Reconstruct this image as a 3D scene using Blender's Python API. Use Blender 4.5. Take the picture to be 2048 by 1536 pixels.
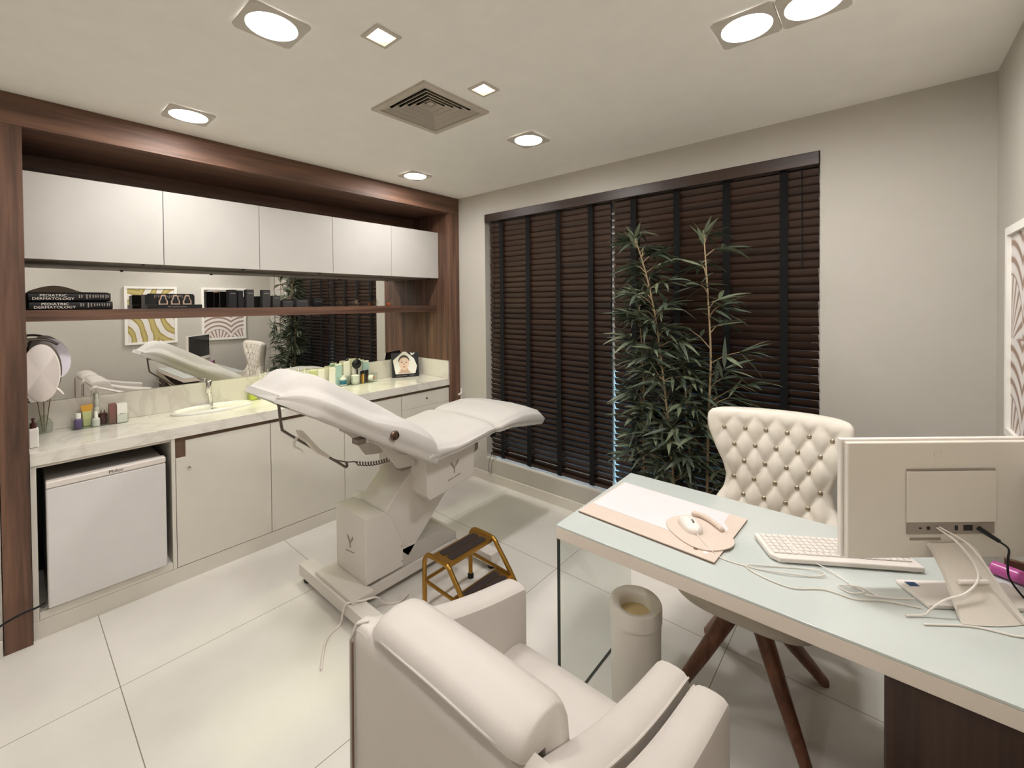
import bpy, bmesh, math, random
from mathutils import Matrix, Vector, noise as mnoise
random.seed(7)
S = bpy.context.scene
COL = S.collection
PI = math.pi
for o in list(bpy.data.objects):
    bpy.data.objects.remove(o)

# ------------------------------------------------------------------ camera, world, exposure
H = 2.6            # ceiling height
W = 3.452          # right wall
FPX, CX, CY = 866.589, 1023.98, 618.02
YAW, PITCH, ROLL = 0.705454, 0.013539, 0.008562
CAM = Vector((3.06529, -2.8275, 1.60551))
_f = Vector((-math.sin(YAW)*math.cos(PITCH), math.cos(YAW)*math.cos(PITCH), -math.sin(PITCH)))
_r = Vector((math.cos(YAW), math.sin(YAW), 0)); _d = _f.cross(_r)
_r2 = math.cos(ROLL)*_r + math.sin(ROLL)*_d
_d2 = -math.sin(ROLL)*_r + math.cos(ROLL)*_d
cd = bpy.data.cameras.new('camera'); cam = bpy.data.objects.new('camera', cd); COL.objects.link(cam)
cam.matrix_world = Matrix(((_r2.x, -_d2.x, -_f.x, CAM.x), (_r2.y, -_d2.y, -_f.y, CAM.y), (_r2.z, -_d2.z, -_f.z, CAM.z), (0, 0, 0, 1)))
cd.sensor_width = 36; cd.lens = FPX/2048*36
cd.shift_x = -(CX-1024)/2048; cd.shift_y = -(768-CY)/2048
cd.clip_start = 0.02
S.camera = cam
S.view_settings.view_transform = 'Standard'
S.view_settings.look = 'None'
S.view_settings.gamma = 1.0
S.view_settings.use_curve_mapping = False
S.view_settings.exposure = 0.0
wd = bpy.data.worlds.new('dusk_sky'); S.world = wd; wd.use_nodes = True
bg = wd.node_tree.nodes['Background']
bg.inputs[0].default_value = (0.03, 0.09, 0.16, 1); bg.inputs[1].default_value = 0.12
LAMP = 104.0        # radiance of the round ceiling panels
BEAM = 3.0         # watts of each round panel's downward beam
SPOT = 12.0        # radiance of the small warm spots
STRIP = 44.0        # radiance of the greenish strip under the shelf

# ------------------------------------------------------------------ materials
def sl(r, g, b):
    f = lambda v: (v/255/12.92) if v/255 <= .04045 else ((v/255+.055)/1.055)**2.4
    return (f(r), f(g), f(b), 1)
def mat(name, col, rough=.5, metal=0, spec=.5, bump=0, bscale=200, trans=0, ior=1.45, emit=None, estr=0, coat=0, alpha=1, sheen=0):
    m = bpy.data.materials.new(name); m.use_nodes = True
    nt = m.node_tree; p = nt.nodes['Principled BSDF']
    p.inputs['Base Color'].default_value = col
    p.inputs['Roughness'].default_value = rough
    p.inputs['Metallic'].default_value = metal
    p.inputs['Specular IOR Level'].default_value = spec
    p.inputs['Transmission Weight'].default_value = trans
    p.inputs['IOR'].default_value = ior
    p.inputs['Coat Weight'].default_value = coat
    p.inputs['Alpha'].default_value = alpha
    p.inputs['Sheen Weight'].default_value = sheen
    if emit:
        p.inputs['Emission Color'].default_value = emit; p.inputs['Emission Strength'].default_value = estr
    # gentle procedural tone variation, so that nothing is one dead flat value
    if not emit and trans == 0 and metal < .5:
        tc = nt.nodes.new('ShaderNodeTexCoord'); n = nt.nodes.new('ShaderNodeTexNoise')
        n.inputs['Scale'].default_value = 9; n.inputs['Detail'].default_value = 4
        mr = nt.nodes.new('ShaderNodeMapRange'); mr.inputs[3].default_value = .96; mr.inputs[4].default_value = 1.04
        mx = nt.nodes.new('ShaderNodeMix'); mx.data_type = 'RGBA'; mx.blend_type = 'MULTIPLY'; mx.inputs[0].default_value = 1
        nt.links.new(tc.outputs['Object'], n.inputs['Vector']); nt.links.new(n.outputs['Fac'], mr.inputs[0])
        mx.inputs[6].default_value = col; nt.links.new(mr.outputs[0], mx.inputs[7]); nt.links.new(mx.outputs[2], p.inputs['Base Color'])
    if bump:
        tc = nt.nodes.new('ShaderNodeTexCoord'); n = nt.nodes.new('ShaderNodeTexNoise'); n.inputs['Scale'].default_value = bscale
        b = nt.nodes.new('ShaderNodeBump'); b.inputs['Strength'].default_value = bump; b.inputs['Distance'].default_value = .002
        nt.links.new(tc.outputs['Object'], n.inputs['Vector']); nt.links.new(n.outputs['Fac'], b.inputs['Height']); nt.links.new(b.outputs[0], p.inputs['Normal'])
    return m
def wood(name, c1, c2, grain='z', rough=.4, scale=1.0):
    m = bpy.data.materials.new(name); m.use_nodes = True
    nt = m.node_tree; p = nt.nodes['Principled BSDF']; L = nt.links.new
    tc = nt.nodes.new('ShaderNodeTexCoord'); mp = nt.nodes.new('ShaderNodeMapping')
    k = {'x': (1.2, 26, 26), 'y': (26, 1.2, 26), 'z': (26, 26, 1.2)}[grain]
    mp.inputs['Scale'].default_value = tuple(v*scale for v in k)
    n1 = nt.nodes.new('ShaderNodeTexNoise'); n1.inputs['Scale'].default_value = 1; n1.inputs['Detail'].default_value = 6; n1.inputs['Distortion'].default_value = .6
    n2 = nt.nodes.new('ShaderNodeTexNoise'); n2.inputs['Scale'].default_value = 5; n2.inputs['Detail'].default_value = 3
    mixf = nt.nodes.new('ShaderNodeMath'); mixf.operation = 'MULTIPLY_ADD'; mixf.inputs[1].default_value = .3
    cr = nt.nodes.new('ShaderNodeValToRGB')
    cr.color_ramp.elements[0].position = .38; cr.color_ramp.elements[0].color = c1
    cr.color_ramp.elements[1].position = .85; cr.color_ramp.elements[1].color = c2
    L(tc.outputs['Object'], mp.inputs['Vector']); L(mp.outputs[0], n1.inputs['Vector']); L(mp.outputs[0], n2.inputs['Vector'])
    L(n2.outputs['Fac'], mixf.inputs[0]); L(n1.outputs['Fac'], mixf.inputs[2]); L(mixf.outputs[0], cr.inputs[0]); L(cr.outputs[0], p.inputs['Base Color'])
    b = nt.nodes.new('ShaderNodeBump'); b.inputs['Strength'].default_value = .12; b.inputs['Distance'].default_value = .002
    L(n1.outputs['Fac'], b.inputs['Height']); L(b.outputs[0], p.inputs['Normal'])
    p.inputs['Roughness'].default_value = rough
    return m
def marble(name, base, vein, rough=.12):
    m = bpy.data.materials.new(name); m.use_nodes = True
    nt = m.node_tree; p = nt.nodes['Principled BSDF']; L = nt.links.new
    tc = nt.nodes.new('ShaderNodeTexCoord'); n = nt.nodes.new('ShaderNodeTexNoise'); n.inputs['Scale'].default_value = 2.2; n.inputs['Detail'].default_value = 7; n.inputs['Distortion'].default_value = 1.6
    s = nt.nodes.new('ShaderNodeMath'); s.operation = 'SUBTRACT'; s.inputs[1].default_value = .5
    a = nt.nodes.new('ShaderNodeMath'); a.operation = 'ABSOLUTE'
    cr = nt.nodes.new('ShaderNodeValToRGB'); cr.color_ramp.elements[0].color = vein; cr.color_ramp.elements[0].position = 0
    cr.color_ramp.elements[1].color = base; cr.color_ramp.elements[1].position = .05
    L(tc.outputs['Object'], n.inputs['Vector']); L(n.outputs['Fac'], s.inputs[0]); L(s.outputs[0], a.inputs[0]); L(a.outputs[0], cr.inputs[0]); L(cr.outputs[0], p.inputs['Base Color'])
    p.inputs['Roughness'].default_value = rough
    return m
def mth(nt, op, a, b=None):
    n = nt.nodes.new('ShaderNodeMath'); n.operation = op
    for i, v in enumerate((a, b)):
        if v is None: continue
        if isinstance(v, (int, float)): n.inputs[i].default_value = v
        else: nt.links.new(v, n.inputs[i])
    return n.outputs[0]
def tile_floor(name):
    m = bpy.data.materials.new(name); m.use_nodes = True
    nt = m.node_tree; p = nt.nodes['Principled BSDF']; L = nt.links.new
    tc = nt.nodes.new('ShaderNodeTexCoord'); sx = nt.nodes.new('ShaderNodeSeparateXYZ'); L(tc.outputs['Object'], sx.inputs[0])
    def joint(co, o, per):
        f = mth(nt, 'FRACT', mth(nt, 'DIVIDE', mth(nt, 'SUBTRACT', co, o - 40*per), per))
        d = mth(nt, 'MINIMUM', f, mth(nt, 'SUBTRACT', 1, f))
        return mth(nt, 'LESS_THAN', d, .0016/per)
    j = mth(nt, 'MAXIMUM', joint(sx.outputs[0], .625, .950), joint(sx.outputs[1], -.684, .924))
    n = nt.nodes.new('ShaderNodeTexNoise'); n.inputs['Scale'].default_value = 3; n.inputs['Detail'].default_value = 6; L(tc.outputs['Object'], n.inputs['Vector'])
    cr = nt.nodes.new('ShaderNodeValToRGB'); cr.color_ramp.elements[0].color = sl(222, 217, 209); cr.color_ramp.elements[1].color = sl(230, 225, 217)
    cr.color_ramp.elements[0].position = .3; cr.color_ramp.elements[1].position = .7
    L(n.outputs['Fac'], cr.inputs[0])
    mx = nt.nodes.new('ShaderNodeMix'); mx.data_type = 'RGBA'; L(j, mx.inputs[0]); L(cr.outputs[0], mx.inputs[6]); mx.inputs[7].default_value = sl(130, 122, 108)
    L(mx.outputs[2], p.inputs['Base Color'])
    L(mth(nt, 'ADD', .2, mth(nt, 'MULTIPLY', j, .5)), p.inputs['Roughness'])
    p.inputs['Specular IOR Level'].default_value = .45
    return m
def glassm(name, tint=(1, 1, 1, 1), rough=0.0, mixf=.88):
    # thin clear pane: mostly transparent with a real fresnel sheen
    m = bpy.data.materials.new(name); m.use_nodes = True
    nt = m.node_tree; nt.nodes.remove(nt.nodes['Principled BSDF']); out = nt.nodes['Material Output']
    t = nt.nodes.new('ShaderNodeBsdfTransparent'); t.inputs[0].default_value = tint
    g = nt.nodes.new('ShaderNodeBsdfGlossy'); g.inputs['Roughness'].default_value = rough
    f = nt.nodes.new('ShaderNodeFresnel'); f.inputs[0].default_value = 1.45
    ge = nt.nodes.new('ShaderNodeNewGeometry'); k_ = mth(nt, 'MULTIPLY', f.outputs[0], mth(nt, 'SUBTRACT', 1, ge.outputs['Backfacing']))
    mx = nt.nodes.new('ShaderNodeMixShader'); nt.links.new(k_, mx.inputs[0]); nt.links.new(t.outputs[0], mx.inputs[1]); nt.links.new(g.outputs[0], mx.inputs[2])
    nt.links.new(mx.outputs[0], out.inputs[0])
    return m
def wave_art(name, kind):
    m = bpy.data.materials.new(name); m.use_nodes = True
    nt = m.node_tree; p = nt.nodes['Principled BSDF']; L = nt.links.new
    tc = nt.nodes.new('ShaderNodeTexCoord'); sx = nt.nodes.new('ShaderNodeSeparateXYZ'); L(tc.outputs['Generated'], sx.inputs[0])
    u, v = sx.outputs[1], sx.outputs[2]
    nz = nt.nodes.new('ShaderNodeTexNoise'); nz.inputs['Scale'].default_value = 3.2; nz.inputs['Detail'].default_value = 5; L(tc.outputs['Generated'], nz.inputs['Vector'])
    if kind == 'gold':
        # broad wavering arcs around two corners: gold veins on white
        d1 = mth(nt, 'SQRT', mth(nt, 'ADD', mth(nt, 'POWER', mth(nt, 'SUBTRACT', u, -.1), 2), mth(nt, 'POWER', mth(nt, 'SUBTRACT', v, .05), 2)))
        d2 = mth(nt, 'SQRT', mth(nt, 'ADD', mth(nt, 'POWER', mth(nt, 'SUBTRACT', u, 1.15), 2), mth(nt, 'POWER', mth(nt, 'SUBTRACT', v, .62), 2)))
        d = mth(nt, 'MINIMUM', d1, d2)
        w = mth(nt, 'SINE', mth(nt, 'ADD', mth(nt, 'MULTIPLY', d, 27), mth(nt, 'MULTIPLY', nz.outputs['Fac'], 3.5)))
        cr = nt.nodes.new('ShaderNodeValToRGB'); e = cr.color_ramp.elements
        e[0].position = .42; e[0].color = sl(226, 220, 214); e[1].position = .52; e[1].color = sl(176, 156, 86)
        e2 = cr.color_ramp.elements.new(.62); e2.color = sl(150, 122, 58); e3 = cr.color_ramp.elements.new(.9); e3.color = sl(186, 170, 108)
        L(mth(nt, 'MULTIPLY_ADD', w, .5), cr.inputs[0]); cr.inputs[0].links[0].from_node.inputs[2].default_value = .5
    else:
        # fans: rays spreading from points of a half-drop lattice
        uu = mth(nt, 'SUBTRACT', mth(nt, 'FRACT', mth(nt, 'MULTIPLY', u, 1.5)), .5)
        vv = mth(nt, 'FRACT', mth(nt, 'ADD', mth(nt, 'MULTIPLY', v, 1.6), .25))
        ang = mth(nt, 'ARCTAN2', uu, mth(nt, 'ADD', vv, .05))
        r = mth(nt, 'SQRT', mth(nt, 'ADD', mth(nt, 'POWER', uu, 2), mth(nt, 'POWER', vv, 2)))
        w1 = mth(nt, 'SINE', mth(nt, 'ADD', mth(nt, 'MULTIPLY', ang, 24), mth(nt, 'MULTIPLY', r, 5)))
        w2 = mth(nt, 'SINE', mth(nt, 'MULTIPLY', r, 46))
        sel = mth(nt, 'LESS_THAN', r, .52)
        w = mth(nt, 'ADD', mth(nt, 'MULTIPLY', w1, sel), mth(nt, 'MULTIPLY', w2, mth(nt, 'SUBTRACT', 1, sel)))
        cr = nt.nodes.new('ShaderNodeValToRGB'); e = cr.color_ramp.elements
        e[0].position = .14; e[0].color = sl(150, 122, 104); e[1].position = .4; e[1].color = sl(214, 204, 200)
        e2 = cr.color_ramp.elements.new(.8); e2.color = sl(228, 221, 216)
        L(mth(nt, 'MULTIPLY_ADD', w, .5), cr.inputs[0]); cr.inputs[0].links[0].from_node.inputs[2].default_value = .5
    L(cr.outputs[0], p.inputs['Base Color']); p.inputs['Roughness'].default_value = .5
    return m

M = {}
M['wall'] = mat('wall_paint', sl(193, 187, 177), .75, bump=.15, bscale=260)
M['ceil'] = mat('ceiling_paint', sl(250, 246, 239), .8, bump=.1, bscale=260)
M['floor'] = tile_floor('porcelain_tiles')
M['trimw'] = mat('white_trim', sl(222, 215, 203), .4)
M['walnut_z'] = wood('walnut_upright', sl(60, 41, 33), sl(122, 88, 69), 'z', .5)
M['walnut_y'] = wood('walnut_lengthwise', sl(60, 41, 33), sl(122, 88, 69), 'y', .42)
M['walnut_h'] = wood('walnut_header', sl(60, 41, 33), sl(122, 88, 69), 'y', .58)
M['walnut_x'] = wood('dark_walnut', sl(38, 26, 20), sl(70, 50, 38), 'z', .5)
M['blind'] = wood('dark_blind_wood', sl(36, 24, 19), sl(68, 47, 36), 'x', .42)
M['tape'] = mat('black_tape', sl(9, 10, 11), .95)
M['lamin'] = mat('white_laminate', sl(198, 193, 186), .45)
M['laming'] = mat('cabinet_white', sl(226, 220, 209), .42)
M['gapw'] = mat('recess_brown', sl(112, 88, 70), .6)
M['mirror'] = mat('mirror_silver', (.88, .88, .86, 1), 0.0, 1)
M['quartz'] = marble('white_quartz', sl(232, 226, 216), sl(218, 211, 201), .1)
M['ceramic'] = mat('white_ceramic', sl(238, 234, 226), .08, coat=.5)
M['chrome'] = mat('chrome', (.75, .74, .72, 1), .08, 1)
M['darkmetal'] = mat('grey_metal', sl(112, 104, 96), .35, .8)
M['gold'] = mat('gold_tube', sl(172, 130, 60), .28, .9)
M['rubber'] = mat('black_rubber', sl(18, 20, 22), .7)
M['grip'] = mat('dark_grip_tape', sl(52, 40, 36), .95, bump=.4, bscale=500)
M['fridge'] = mat('fridge_white', sl(226, 222, 220), .35, bump=.25, bscale=420)
M['fridged'] = mat('fridge_top_grey', sl(168, 162, 156), .5)
M['black'] = mat('black_plastic', sl(14, 14, 16), .35)
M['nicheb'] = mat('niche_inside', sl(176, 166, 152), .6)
M['leather'] = mat('cream_leatherette', sl(203, 195, 187), .46, bump=.12, bscale=420)
M['tuft'] = mat('ivory_leather', sl(226, 217, 203), .36, bump=.1, bscale=380)
M['terry'] = mat('white_fitted_sheet', sl(204, 198, 191), .85, bump=.5, bscale=330, sheen=.3)
M['bedpaint'] = mat('bed_enamel', sl(220, 213, 205), .4)
M['bedshade'] = mat('bed_enamel_shaded', sl(196, 189, 181), .5)  # darker copy of the bed enamel, shade of the base trough put into the colour
M['logo'] = mat('grey_print', sl(150, 138, 128), .6)
M['desktop'] = mat('back_painted_glass', sl(201, 206, 201), .12, coat=.4)
M['deskw'] = mat('desk_lacquer', sl(226, 214, 200), .3)
M['glass'] = glassm('clear_glass')
M['smoke'] = glassm('tinted_glass', (.91, .93, .91, 1))
M['acryl'] = glassm('acrylic', (.93, .95, .93, 1))
M['gedge'] = mat('glass_edge', sl(24, 34, 34), .2)
M['plasw'] = mat('white_plastic', sl(233, 224, 216), .38)
M['plasg'] = mat('warm_grey_plastic', sl(222, 213, 201), .42)
M['binp'] = mat('bin_plastic', sl(238, 231, 219), .38)
M['bini'] = mat('bin_inside', sl(206, 184, 134), .7)
M['leaf'] = mat('bamboo_leaf', sl(70, 79, 64), .5)
M['leaf2'] = mat('bamboo_leaf_light', sl(104, 112, 88), .5)
M['cane'] = mat('bamboo_cane', sl(150, 130, 98), .5)
M['legw'] = wood('leg_wood', sl(86, 52, 38), sl(140, 92, 68), 'z', .4)
M['lampd'] = mat('lamp_panel', (1, 1, 1, 1), .5, emit=(1, .985, .968, 1), estr=LAMP)
M['spotd'] = mat('halogen_bulb', (1, 1, 1, 1), .5, emit=(1, .80, .56, 1), estr=SPOT)
M['stripd'] = mat('led_strip', (1, 1, 1, 1), .5, emit=(.92, 1, .42, 1), estr=STRIP)
M['lampf'] = mat('lamp_frame', sl(204, 197, 186), .5)
M['ventw'] = mat('vent_enamel', sl(196, 186, 172), .5)
M['dark'] = mat('dark_cavity', sl(10, 10, 10), .9)
M['pink'] = mat('magenta_plastic', sl(186, 84, 150), .25)
M['brown'] = mat('brown_print', sl(96, 66, 48), .5)
M['beige'] = mat('beige_mat', sl(216, 198, 184), .7, bump=.2, bscale=500)
M['paper'] = mat('blotter_paper', sl(226, 218, 218), .7)
M['edgeb'] = mat('blotter_edge', sl(120, 96, 82), .6)
M['text'] = mat('pale_print', sl(238, 228, 216), .5)
M['textd'] = mat('dim_print', sl(150, 138, 130), .5)
M['blackbox'] = mat('black_carton', sl(24, 24, 26), .6)
M['greybox'] = mat('charcoal_carton', sl(52, 50, 50), .6)
M['blue'] = mat('blue_label', sl(36, 124, 160), .4)
M['navy'] = mat('navy_sticker', sl(22, 64, 108), .4)
M['violet'] = mat('violet_bottle', sl(108, 88, 136), .3)
M['yellow'] = mat('yellow_cap', sl(232, 176, 74), .4)
M['lime'] = mat('pale_green_tube', sl(206, 210, 150), .4)
M['amber'] = mat('dark_amber', sl(76, 44, 40), .25)
M['rosebox'] = mat('rose_brown_carton', sl(134, 92, 84), .5)
M['teal'] = mat('pale_teal_plastic', sl(176, 204, 200), .3)
M['white'] = mat('white_goods', sl(240, 236, 228), .5)
M['orange'] = mat('orange_bead', sl(232, 120, 74), .4)
M['rosegold'] = mat('rose_gold_beads', sl(232, 194, 168), .35, .2)
M['skin'] = mat('printed_skin', sl(232, 204, 182), .5)
M['skin2'] = mat('printed_skin_shade', sl(206, 172, 148), .5)
M['hair'] = mat('printed_hair', sl(82, 66, 60), .5)
M['lips'] = mat('printed_lips', sl(200, 134, 122), .5)
M['mask'] = mat('white_lamp_shell', sl(238, 228, 222), .5)
M['lav'] = mat('lavender_lining', sl(214, 206, 216), .5)
M['screen'] = mat('black_screen', sl(10, 12, 16), .15)
M['art_gold'] = wave_art('gold_vein_print', 'gold')
M['art_fan'] = wave_art('fan_print', 'fan')
M['reed'] = mat('reed_stick', sl(130, 108, 78), .7)
M['outw'] = mat('outside_blue_backdrop', sl(120, 176, 206), .9)
M['outg'] = mat('outside_ground', sl(190, 205, 215), .9)
M['darkbtn'] = mat('nickel_button', sl(176, 162, 142), .22, .85)
M['bronze'] = mat('bronze_stud', sl(104, 82, 70), .3, .8)
M['soap'] = glassm('soap_glass', (.86, .9, .62, 1))

# ------------------------------------------------------------------ mesh builder
def cr(pts, n=6, closed=False):
    P = [Vector(p) for p in pts]; out = []
    N = len(P); rng = N if closed else N-1
    for i in range(rng):
        p0 = P[(i-1) % N] if (closed or i > 0) else P[0]*2-P[1]
        p1 = P[i]; p2 = P[(i+1) % N]
        p3 = P[(i+2) % N] if (closed or i+2 < N) else P[-1]*2-P[-2]
        for k in range(n):
            t = k/n
            out.append(.5*((2*p1)+(-p0+p2)*t+(2*p0-5*p1+4*p2-p3)*t*t+(-p0+3*p1-3*p2+p3)*t**3))
    if not closed: out.append(P[-1])
    return out
class MB:
    def __init__(s): s.v = []; s.f = []
    def add(s, vs, fs):
        b = len(s.v); s.v += [Vector(v) for v in vs]; s.f += [[b+i for i in f] for f in fs]; return s
    def box(s, x0, x1, y0, y1, z0, z1):
        return s.add([(x0, y0, z0), (x1, y0, z0), (x1, y1, z0), (x0, y1, z0), (x0, y0, z1), (x1, y0, z1), (x1, y1, z1), (x0, y1, z1)],
                     [(0, 3, 2, 1), (4, 5, 6, 7), (0, 1, 5, 4), (1, 2, 6, 5), (2, 3, 7, 6), (3, 0, 4, 7)])
    def obox(s, c, dx, dy, hx, hy, z0, z1):
        # box with its own horizontal axes
        c = Vector((c[0], c[1], 0)); X = Vector((dx[0], dx[1], 0)); Y = Vector((dy[0], dy[1], 0)); vs = []
        for z in (z0, z1):
            for a, b in ((-1, -1), (1, -1), (1, 1), (-1, 1)):
                p = c+X*hx*a+Y*hy*b; vs.append((p.x, p.y, z))
        return s.add(vs, [(0, 3, 2, 1), (4, 5, 6, 7), (0, 1, 5, 4), (1, 2, 6, 5), (2, 3, 7, 6), (3, 0, 4, 7)])
    def prism(s, poly, axis, a0, a1):
        mk = {'x': lambda a, p: (a, p[0], p[1]), 'y': lambda a, p: (p[0], a, p[1]), 'z': lambda a, p: (p[0], p[1], a)}[axis]
        n = len(poly)
        return s.add([mk(a0, p) for p in poly]+[mk(a1, p) for p in poly],
                     [tuple(range(n))[::-1], tuple(range(n, 2*n))]+[(i, (i+1) % n, n+(i+1) % n, n+i) for i in range(n)])
    def loft(s, rings, caps=True, closed=True):
        n = len(rings[0]); vs = [p for r in rings for p in r]; fs = []
        for k in range(len(rings)-1):
            for i in range(n if closed else n-1):
                j = (i+1) % n; fs.append((k*n+i, k*n+j, (k+1)*n+j, (k+1)*n+i))
        if caps: fs += [tuple(range(n))[::-1], tuple((len(rings)-1)*n+i for i in range(n))]
        return s.add(vs, fs)
    def tube(s, path, r, seg=10, caps=True):
        P = [Vector(p) for p in path]; n = len(P); rings = []
        if isinstance(r, (list, tuple)) and len(r) != n:     # spread the given radii along the path
            m_ = len(r)-1; q = [i/(n-1)*m_ for i in range(n)]
            r = [r[min(m_-1, int(v))]+(r[min(m_-1, int(v))+1]-r[min(m_-1, int(v))])*(v-min(m_-1, int(v))) for v in q]
        T = [(P[min(i+1, n-1)]-P[max(i-1, 0)]).normalized() for i in range(n)]
        up = Vector((0, 0, 1)) if abs(T[0].z) < .9 else Vector((1, 0, 0))
        N = (up-T[0]*up.dot(T[0])).normalized()
        for i in range(n):
            N = (N-T[i]*N.dot(T[i]))
            N = N.normalized() if N.length > 1e-6 else T[i].orthogonal().normalized()
            B = T[i].cross(N); rr = r[i] if isinstance(r, (list, tuple)) else r
            rings.append([P[i]+(N*math.cos(2*PI*k/seg)+B*math.sin(2*PI*k/seg))*rr for k in range(seg)])
        return s.loft(rings, caps)
    def lathe(s, prof, c, seg=24, sx=1, sy=1):
        rings = [[(c[0]+r*sx*math.cos(2*PI*k/seg), c[1]+r*sy*math.sin(2*PI*k/seg), c[2]+z) for k in range(seg)] for r, z in prof]
        return s.loft(rings, True)
    def ball(s, c, r, seg=10, sx=1, sy=1, sz=1):
        n = max(4, seg//2)
        prof = [(max(1e-4, math.sin(PI*i/n))*r, -math.cos(PI*i/n)*r*sz) for i in range(n+1)]
        return s.lathe(prof, c, seg, sx, sy)
    def xf(s, mtx):
        s.v = [mtx @ v for v in s.v]; return s
RM = {}
def thing(name, label, cat, loc=(0, 0, 0), rz=0, group=None):
    o = bpy.data.objects.new(name, None); COL.objects.link(o)
    o.empty_display_size = .05; o.location = loc; o.rotation_euler = (0, 0, rz)
    o['label'] = label; o['category'] = cat
    if group: o['group'] = group
    RM[o.name] = Matrix.Translation(Vector(loc)) @ Matrix.Rotation(rz, 4, 'Z')
    return o
def mesh_obj(name, mb, m, mtx=None, bevel=0, seg=3, ang=38, sub=0):
    me = bpy.data.meshes.new(name); inv = mtx.inverted() if mtx else Matrix()
    me.from_pydata([tuple(inv @ v) for v in mb.v], [], mb.f)
    bm = bmesh.new(); bm.from_mesh(me)
    bmesh.ops.recalc_face_normals(bm, faces=bm.faces)
    bm.to_mesh(me); bm.free()
    for p in me.polygons: p.use_smooth = True
    me.set_sharp_from_angle(angle=math.radians(ang))
    for x in (m if isinstance(m, (list, tuple)) else [m]): me.materials.append(x)
    o = bpy.data.objects.new(name, me); COL.objects.link(o)
    if sub:
        md = o.modifiers.new('subsurf', 'SUBSURF'); md.levels = sub; md.render_levels = sub
    if bevel:
        md = o.modifiers.new('bevel', 'BEVEL'); md.width = bevel; md.segments = seg; md.limit_method = 'ANGLE'; md.angle_limit = math.radians(40); md.harden_normals = True
    return o
def part(name, mb, m, parent, bevel=0, seg=3, ang=38, label=None, sub=0, stuff=False):
    mt = RM[parent.name]
    o = mesh_obj(name, mb, m, mt, bevel, seg, ang, sub); o.parent = parent; RM[o.name] = mt
    if label: o['label'] = label
    if stuff: o['kind'] = 'stuff'
    return o
def single(name, label, cat, mb, m, group=None, bevel=0, seg=3, ang=38, sub=0):
    xs = [v.x for v in mb.v]; ys = [v.y for v in mb.v]; zs = [v.z for v in mb.v]
    base = Vector(((min(xs)+max(xs))/2, (min(ys)+max(ys))/2, min(zs)))
    mt = Matrix.Translation(base)
    o = mesh_obj(name, mb, m, mt, bevel, seg, ang, sub); o.location = base
    o['label'] = label; o['category'] = cat
    if group: o['group'] = group
    RM[o.name] = mt
    return o
def struct(name, mb, m, bevel=0, parent=None):
    o = mesh_obj(name, mb, m, None, bevel); RM[o.name] = Matrix()
    if parent: o.parent = parent
    else: o['kind'] = 'structure'
    return o
def text_mb(s, size, origin, right, up, depth=.0006, align='CENTER', sx=1.0):
    cu = bpy.data.curves.new('t', 'FONT'); cu.body = s; cu.size = size; cu.align_x = align; cu.align_y = 'CENTER'; cu.extrude = depth/2; cu.resolution_u = 3
    ob = bpy.data.objects.new('t', cu); COL.objects.link(ob)
    dg = bpy.context.evaluated_depsgraph_get(); me = bpy.data.meshes.new_from_object(ob.evaluated_get(dg))
    R_ = Vector(right).normalized(); U = Vector(up).normalized(); N = R_.cross(U); o = Vector(origin)
    mb = MB(); mb.add([o+R_*v.co.x*sx+U*v.co.y+N*v.co.z for v in me.vertices], [tuple(p.vertices) for p in me.polygons])
    bpy.data.objects.remove(ob); bpy.data.curves.remove(cu); bpy.data.meshes.remove(me)
    return mb
def dup(root, loc, label=None, group=None, rz=None):
    r = root.copy(); COL.objects.link(r); r.location = loc
    if rz is not None: r.rotation_euler = (0, 0, rz)
    if label: r['label'] = label
    if group: r['group'] = group
    RM[r.name] = Matrix.Translation(Vector(loc))
    for ch in list(root.children):
        c = ch.copy(); COL.objects.link(c); c.parent = r
        for g in list(ch.children):
            d = g.copy(); COL.objects.link(d); d.parent = c
    return r

# ------------------------------------------------------------------ room shell
YF = -4.3
struct('floor', MB().box(-.6, W+.1, YF-.1, .16, -.1, 0), M['floor'])
# ceiling with openings for the vent and the two spots
HOLES = [(1.105, 1.505, -1.59, -1.19), (1.612, 1.692, -1.942, -1.862), (1.620, 1.700, -1.407, -1.327)]
xs = sorted({-.6, W+.1} | {h[0] for h in HOLES} | {h[1] for h in HOLES}); ys = sorted({YF-.1, .16} | {h[2] for h in HOLES} | {h[3] for h in HOLES})
mb = MB()
for i in range(len(xs)-1):
    for j in range(len(ys)-1):
        cx_, cy_ = (xs[i]+xs[i+1])/2, (ys[j]+ys[j+1])/2
        if any(h[0] < cx_ < h[1] and h[2] < cy_ < h[3] for h in HOLES): continue
        mb.box(xs[i], xs[i+1], ys[j], ys[j+1], H, H+.12)
mb.box(-.6, W+.1, YF-.1, .16, H+.12, H+.2)
struct('ceiling', mb, M['ceil'])
struct('wall_right', MB().box(W, W+.1, YF-.1, .16, 0, H), M['wall'])
struct('wall_front', MB().box(-.6, W, YF-.1, YF, 0, H), M['wall'])
struct('wall_left', MB().box(-.7, -.56, -2.85, .16, 0, H).box(-.7, -.004, YF, -2.852, 0, H), M['wall'])
XL, XR, ZB, ZT = .343, 2.818, .201, 2.403
struct('wall_back', MB().box(-.56, XL, 0, .16, 0, H).box(XR, W, 0, .16, 0, H).box(XL, XR, 0, .16, 0, ZB).box(XL, XR, 0, .16, ZT, H), M['wall'])
struct('baseboard_back', MB().box(0, W, -.013, 0, 0, .078), M['trimw'], bevel=.003)
struct('baseboard_right', MB().box(W-.013, W, YF, -.013, 0, .078), M['trimw'], bevel=.003)
struct('baseboard_left', MB().box(-.004, .009, YF, -2.853, 0, .078), M['trimw'], bevel=.003)
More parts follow.
